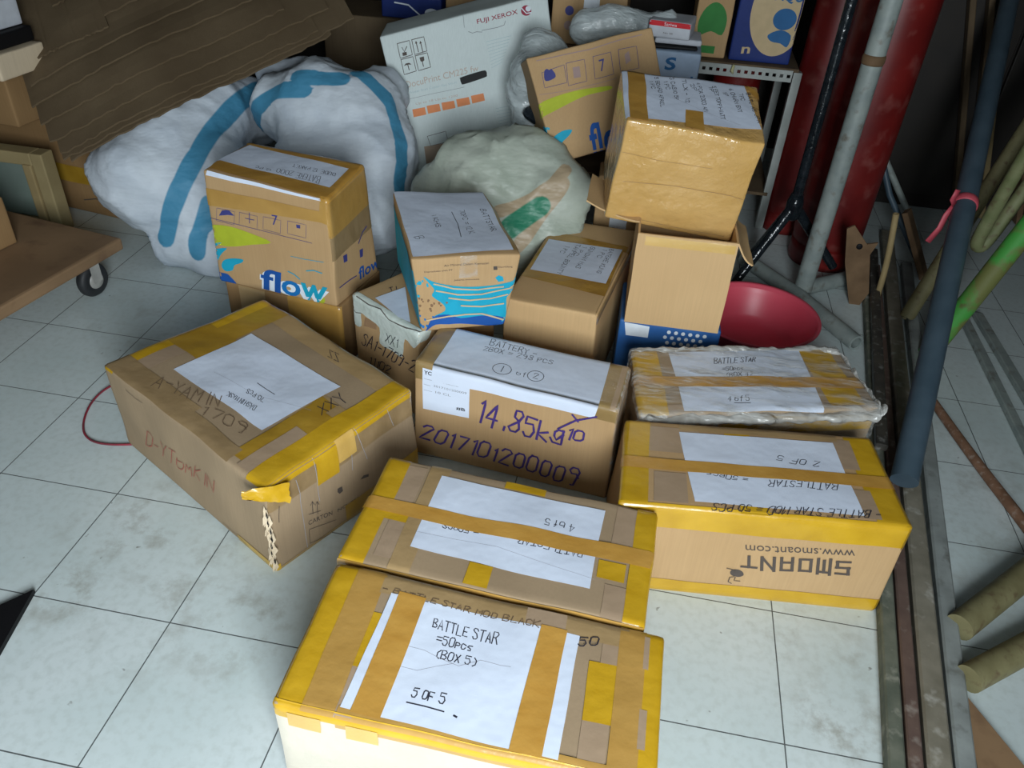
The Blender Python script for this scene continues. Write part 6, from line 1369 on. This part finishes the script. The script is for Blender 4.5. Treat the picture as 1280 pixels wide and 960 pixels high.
bar('wooden_board', (2.455, 1.93, .025), (2.335, 1.99, .24), .055, .020, 'rusty_plate', 'short tan board leaning beside the ends of the long bars', 'board')
# brown wedge of wood at the lower right
v = [(2.148, .171, 0), (2.118, -.12, 0), (2.30, -.12, 0), (2.148, .171, .018), (2.118, -.12, .018), (2.30, -.12, .018)]
o = mesh_obj('wood_offcut', [Vector(p) - Vector((2.148, .171, 0)) for p in v], [(0, 2, 1), (3, 4, 5), (0, 1, 4, 3), (1, 2, 5, 4), (2, 0, 3, 5)], 'plywood', smooth=False, loc=(2.148, .171, 0))
tag(o, 'triangular brown wood offcut at the lower right corner', 'wood')
# rusty bracket standing by the bar ends
bk = root('rusty_bracket', (2.20, 1.70, 0), 'rusty flat bracket with a hole standing at the ends of the long bars', 'bracket')
bm = bmesh.new(); out = []
for x, z in ((-.035, 0), (.0, 0), (.03, .05), (.03, .19), (.055, .235), (.02, .225), (-.02, .285), (-.045, .27), (-.05, .15), (-.04, .05)): out.append((x, z))
f = [bm.verts.new((x - z * .28, 0, z)) for x, z in out]; b2 = [bm.verts.new((x - z * .28, .008, z)) for x, z in out]
bm.faces.new(f); bm.faces.new(b2[::-1])
for i in range(len(f)): bm.faces.new((f[i], f[(i + 1) % len(f)], b2[(i + 1) % len(f)], b2[i]))
bmesh.ops.recalc_face_normals(bm, faces=bm.faces)
bm_obj('plate', bm, 'rusty_plate', bk, smooth=False)
bm = bmesh.new(); lathe(bm, [(.004, 0), (.010, 0), (.010, .003), (.004, .003)], 14, 'Y', Matrix.Translation((-.065, -.003, .215)))
bm_obj('bolt_hole', bm, 'black', bk)
tube('rod', [Vector((.055, .02, 0)), Vector((.045, .02, .16)), Vector((.02, .03, .33))], .010, 'plank_pale', bk, smoothing=True)

# ------------------------------------------------------------------ red gas cylinders, stand, grey post
def cylinder(x, y, r, h, label):
    t = root('gas_cylinder', (x, y, 0), label, 'gas cylinder')
    bm = bmesh.new()
    lathe(bm, [(r * .80, .035), (r * .93, .06), (r, .11), (r, h - .12), (r * .93, h - .05), (r * .6, h), (r * .3, h + .02)], 48)
    bm_obj('cylinder_body', bm, 'red_paint', t)
    bm = bmesh.new(); lathe(bm, [(r * .88, 0), (r * .96, .0), (r * 1.0, .02), (r * .97, .05), (r * .99, .075), (r * .9, .08)], 48)
    bm_obj('foot_ring', bm, 'red_paint', t)
    bm = bmesh.new(); lathe(bm, [(r * .28, h + .02), (r * .3, h + .10), (r * .15, h + .12), (r * .1, h + .16)], 24)
    bm_obj('valve', bm, 'hub_metal', t)
cylinder(2.105, 2.03, .122, 1.35, 'large dark red gas cylinder right of the grey post')
cylinder(1.985, 2.28, .088, 1.30, 'narrower dark red gas cylinder behind the black tripod stand')
cylinder(1.74, 2.82, .10, 1.25, 'dark red gas cylinder furthest back, behind the shelf boards')
st = root('tripod_stand', (1.917, 1.80, 0), 'black plastic-wrapped tripod stand in front of the red cylinders', 'stand')
tube('pole', [(0, 0, .25), (-.002, -.002, .95), (0, 0, 1.4)], lambda t: .017, 'black_gloss', st, smoothing=False)
for name, p in (('leg', (-.15, -.10, .012)), ('leg', (.19, .02, .072)), ('leg', (-.06, .19, .012))):
    o = tube(name, [(0, 0, .29), Vector(p) * .55 + Vector((0, 0, .13)), p], lambda t: .018 - .003 * t, 'black_gloss', st, smoothing=False, hollow=0)
bm = bmesh.new(); lathe(bm, [(.02, .24), (.028, .25), (.028, .30), (.02, .33)], 20); bm_obj('collar', bm, 'black_gloss', st)
gp_ = root('grey_post', (2.0, 1.70, 0), 'pale grey metal post on floor pipes in front of the large red cylinder', 'post')
o = tube('post_pipe', [(0, 0, .035), (0, 0, .9), (0, 0, 1.5)], .030, 'pipe_grey', gp_, smoothing=False)
bm = bmesh.new(); lathe(bm, [(.0305, .78), (.0325, .785), (.033, .80), (.0305, .808)], 24); bm_obj('rust_ring', bm, 'rusty_plate', o).location = (0, 0, -.035)
tube('foot_pipe', [(-.19, .19, .026), (-.02, -.035, .026), (.135, -.30, .026)], .026, 'pipe_grey', gp_, smoothing=False)
tube('foot_pipe', [(.02, .03, .026), (.20, .16, .026)], .026, 'pipe_grey', gp_, smoothing=False)

# ------------------------------------------------------------------ shelf of slotted angle with cartons
sh = root('slotted_angle_shelf', (1.42, 2.22, 0), 'grey slotted-angle metal shelf behind the tape-covered carton', 'shelf')
bm = bmesh.new()
def slot_strip(bm, x0, x1, z0, z1, y):
    zs = [z0, z0 + (z1 - z0) * .36, z0 + (z1 - z0) * .64, z1]; n = int((x1 - x0) / .025)
    for i in range(n):
        a = x0 + i * .025; xs = [a, a + .007, a + .019, a + .025]
        for u in range(3):
            for w_ in range(3):
                if u == 1 and w_ == 1: continue
                bm.faces.new([bm.verts.new((xx, y, zz)) for xx, zz in ((xs[u], zs[w_]), (xs[u + 1], zs[w_]), (xs[u + 1], zs[w_ + 1]), (xs[u], zs[w_ + 1]))])
slot_strip(bm, -.45, .47, .572, .612, 0)
bmesh.ops.remove_doubles(bm, verts=bm.verts, dist=.0005)
r_ = bmesh.ops.extrude_face_region(bm, geom=bm.faces[:])
for v in [e for e in r_['geom'] if isinstance(e, bmesh.types.BMVert)]: v.co.y += .0025
bmesh.ops.recalc_face_normals(bm, faces=bm.faces)
bm_obj('front_rail', bm, 'zinc', sh, smooth=False)
cuboid('shelf_board', -.45, .003, .606, .47, .45, .618, 'plank', sh, .001)
for px, py_ in ((-.445, .01), (.455, .01), (-.445, .43), (.455, .43)):
    cuboid('upright', px, py_, 0, px + .03, py_ + .03, .605, 'zinc', sh, .001)
cuboid('shelf_board', -.45, .003, .14, .47, .45, .152, 'plank', sh, .001)
SX, SY, SZ = 1.42, 2.22, .619
def stock(key, px, py_, yaw, size, mat, label, items=(), name='stock_carton', z=SZ, cat='cardboard box'):
    define(key, (px, py_, z), yaw, size, items=items); return Carton(key, name, label, mat, category=cat)
def oval(cx_, cy_, rx, rz, n=16): return [(cx_ + rx * math.cos(2 * PI * i / n), cy_ + rz * math.sin(2 * PI * i / n)) for i in range(n)]
stock('sbrown', 1.12, 2.36, .0, (.27, .22, .30), 'kraft', 'brown carton with faint purple stamps standing on the shelf behind the plastic bags', [
    ('poly', 'front', oval(.065, .115, .016, .016), 'blueprint', 'printed_stamp', 1, 0), ('poly', 'front', oval(.065, .065, .016, .016), 'fadeprint', 'printed_stamp', 1, 0),
    ('poly', 'front', oval(.11, .06, .014, .012), 'fadeprint', 'printed_stamp', 1, 0), ('poly', 'front', [(.145, .05), (.165, .05), (.165, .075), (.145, .075)], 'blueprint', 'printed_stamp', 1, 0),
    ('print', 'front', [(.18, .055), (.22, .055), (.22, .07), (.18, .07)], '100%', 'darkprint', 0, .0, 1), ('tape', 'front', [(.115, .085), (.17, .085), (.17, .3), (.115, .3)], 'whiteprint', 1, None),
    ('poly', 'front', oval(.205, .115, .014, .014), 'fadeprint', 'printed_stamp', 1, 0)])
stock('sgreen', 1.56, 2.36, .03, (.125, .2, .30), 'kraft', 'narrow brown carton printed with green plants on the shelf', [
    ('poly', 'front', [(.02, .075), (.06, .09), (.10, .08), (.108, .13), (.09, .17), (.06, .185), (.03, .165), (.012, .12)], 'greenprint', 'printed_plant', 1, 0),
    ('poly', 'front', [(.015, .015), (.085, .015), (.085, .04), (.015, .04)], 'greenprint', 'printed_plant', 1, 0), ('print', 'front', [(.03, .2), (.10, .2), (.10, .225), (.03, .225)], '20', 'darkprint', 0, .0, 1)])
stock('snavy', 1.745, 2.36, .02, (.215, .2, .32), 'navyprint', 'navy carton with a large beige round panel on the shelf beside the red cylinder', [
    ('poly', 'front', oval(.145, .175, .100, .150, 22), 'creamprint', 'printed_panel', 1, 0),
    ('poly', 'front', oval(.165, .15, .040, .035), 'blueletter', 'printed_figure', 2, 0), ('poly', 'front', [(.12, .095), (.135, .075), (.17, .07), (.195, .06), (.20, .10), (.16, .115)], 'blueletter', 'printed_figure', 2, 0),
    ('print', 'front', [(.115, .20), (.21, .20), (.21, .245), (.115, .245)], 'AQU', 'blueletter', 0, .02, 2), ('print', 'front', [(.04, .025), (.07, .028), (.07, .05), (.04, .048)], 'n', 'creamprint', 0, .02, 1)])
# rag on the rail
SACKS['rag'] = dict(blobs=[((1.660, 2.21, .612), .012), ((1.657, 2.205, .595), .011), ((1.664, 2.208, .585), .008)], stripes=[], stripes2=[])
sack('rag', 'rag', 'small pale yellow rag hanging on the slotted shelf rail', 'rag', 'yellow_rag', .01, .004, voxel=.004, zmin=0)
# white carton with blue letters in front of the shelf, small red-white boxes on it
Lw, Hw = .20, .712
stock('swhite', 1.425, 1.99, .0, (Lw, .18, Hw), 'paleblue', 'tall pale blue-white carton with blue lettering S and 00ml left of the shelf', [
    ('print', 'front', [(.075, Hw - .115), (.185, Hw - .105), (.185, Hw - .07), (.075, Hw - .08)], '100ml', 'blueletter', 0, .03, 1),
    ('print', 'front', [(.09, Hw - .06), (.125, Hw - .055), (.125, Hw - .015), (.09, Hw - .02)], 'S', 'blueletter', 0, .03, 1)], z=0)
for k, (x, y, yw, z0, hh) in enumerate(((1.43, 1.99, .10, .713, .012), (1.445, 2.0, .02, .7265, .018), (1.42, 1.985, -.12, .746, .052))):
    stock('sm%d' % k, x, y, yw, (.15 if k < 2 else .135, .14, hh), 'cardwhite' if k != 0 else 'black', ('thin black box directly on the tall pale carton', 'flat white box in the middle of the small stack on the pale carton', 'white box with a red top band, uppermost of the small stack on the pale carton')[k],
          [] if k < 2 else [('poly', 'front', [(.0, .036), (.135, .036), (.135, .052), (0, .052)], 'redprint', 'red_band', 1, 0), ('print', 'front', [(.05, .039), (.09, .039), (.09, .048), (.05, .048)], 'Sariwa', 'whiteprint', 0, 0, 2), ('print', 'front', [(.05, .014), (.08, .014), (.08, .019), (.05, .019)], 'No 20', 'darkprint', 0, 0, 1)],
          'small_box', z0)
# stock behind the printer carton
stock('back1', .40, 2.78, .0, (.9, .32, .56), 'kraft_shaded', 'large dark brown carton in the gloom behind the white sacks', z=0)
stock('back2', .34, 2.74, .0, (.26, .2, .16), 'navyprint', 'dark blue pack with white curved lines at the top behind the flattened cartons', [
    ('line', 'front', [(.04, .14), (.10, .10), (.18, .085), (.25, .09)], .006, 'whiteprint', 'printed_curve', 1, 0), ('line', 'front', [(.06, .06), (.12, .055), (.17, .02), (.22, .01)], .006, 'whiteprint', 'printed_curve', 1, 0), ('poly', 'front', oval(.22, .03, .03, .02), 'whiteprint', 'printed_curve', 1, 0)], 'blue_pack', .561)
stock('back3', .66, 2.76, .0, (.34, .24, .22), 'kraft', 'brown carton right of the dark blue pack at the top edge', z=.561)

# ------------------------------------------------------------------ timber at the right
cb = root('dark_backdrop', (2.66, 2.64, 0), 'added near-black cabinet in the gloom right of the red cylinders', 'backdrop')  # made-up block, added so this corner turns into a black void
cuboid('backdrop_body', -.36, .02, 0, .50, .50, 1.5, 'backdrop_dark', cb)
cuboid('backdrop_panel', -.35, 0, .06, .065, .02, 1.46, 'backdrop_dark', cb)
cuboid('backdrop_panel', .075, 0, .06, .49, .02, 1.46, 'backdrop_dark', cb)
for k, (x, y, wd, top, mat, lab) in enumerate(((2.73, 2.60, .05, (2.36, 2.61, 1.3), 'plank', 'dark plank leaning on the black cabinet, left of the pale strip'), (2.79, 2.60, .05, (2.43, 2.61, 1.3), 'plank', 'second dark plank on the black cabinet, against the pale strip'),
        (2.84, 2.60, .020, (2.475, 2.60, 1.3), 'plank_pale', 'narrow pale wooden strip leaning behind the blue-grey pipe'), (2.98, 2.60, .07, (2.62, 2.60, 1.3), 'rusty_plate', 'reddish brown plank leaning right of the blue-grey pipe'))):
    bar('wooden_plank', (x, y, .012), top, wd, .022, mat, lab, 'plank')
bar('wooden_board', (2.84, 1.62, .03), (2.72, 1.33, .35), .07, .03, 'rusty_plate', 'reddish brown board end at the right edge below the green pipe', 'board')

# ------------------------------------------------------------------ red basin
bs = bmesh.new(); prof = []
for r, z in ((.02, .003), (.11, .003), (.135, .008), (.150, .03), (.175, .10), (.183, .120), (.192, .124), (.194, .119), (.190, .114), (.182, .116), (.178, .110), (.172, .095), (.147, .03), (.132, .014), (.11, .010), (.02, .010)): prof.append((r, z))
lathe(bs, prof, 64)
o = bm_obj('plastic_basin', bs, 'pink_plastic', None, loc=(1.80, 1.335, 0)); tag(o, 'round pinkish red plastic basin on the floor behind the film-wrapped carton', 'basin')

# ------------------------------------------------------------------ small things on the floor
tube('wire', [(.12, .74, .004), (.052, .674, .004), (.042, .598, .004), (.073, .509, .004), (.116, .455, .004), (.176, .442, .004), (.27, .47, .004)], .0028, 'wire_red', None, 'thin red wire looping on the tiles left of the battered carton', 'wire', hollow=0, n=8)
a, b_, c_ = Vector((.302, .006, 0)), Vector((.263, -.042, 0)), Vector((.329, -.122, 0))
e1 = (b_ - a).normalized(); e2 = (c_ - a).normalized()
cs = [a, a + e1 * .34, a + e1 * .34 + e2 * .24, a + e2 * .24]
v = [p - a + Vector((0, 0, z)) for z in (0.001, .013) for p in cs]
bc = root('black_case', a, 'black glossy flat case with a white line of print at the lower left edge', 'case')
mesh_obj('case_body', v, [(0, 1, 2, 3), (7, 6, 5, 4), (0, 4, 5, 1), (1, 5, 6, 2), (2, 6, 7, 3), (3, 7, 4, 0)], 'black', bc, smooth=False)
bm = bmesh.new()
vs_, fs_ = glyphs('www.electronics', 0.01)
vv = [bm.verts.new(e2 * (.082 + .010 * (1 - y)) + e1 * (.125 - .1 * x) + Vector((0, 0, .0136))) for x, y in vs_]
for f in fs_:
    try: bm.faces.new([vv[i] for i in f])
    except ValueError: pass
bm_obj('printed_lettering', bm, 'whiteprint', bc, smooth=False)
bm = bmesh.new(); bm.faces.new([bm.verts.new(p + Vector((0, 0, .0136))) for p in (e2 * .115 + e1 * .02, e2 * .23 + e1 * .02, e2 * .23 + e1 * .3, e2 * .115 + e1 * .3)])
bm_obj('red_panel', bm, 'maroon', bc, smooth=False)
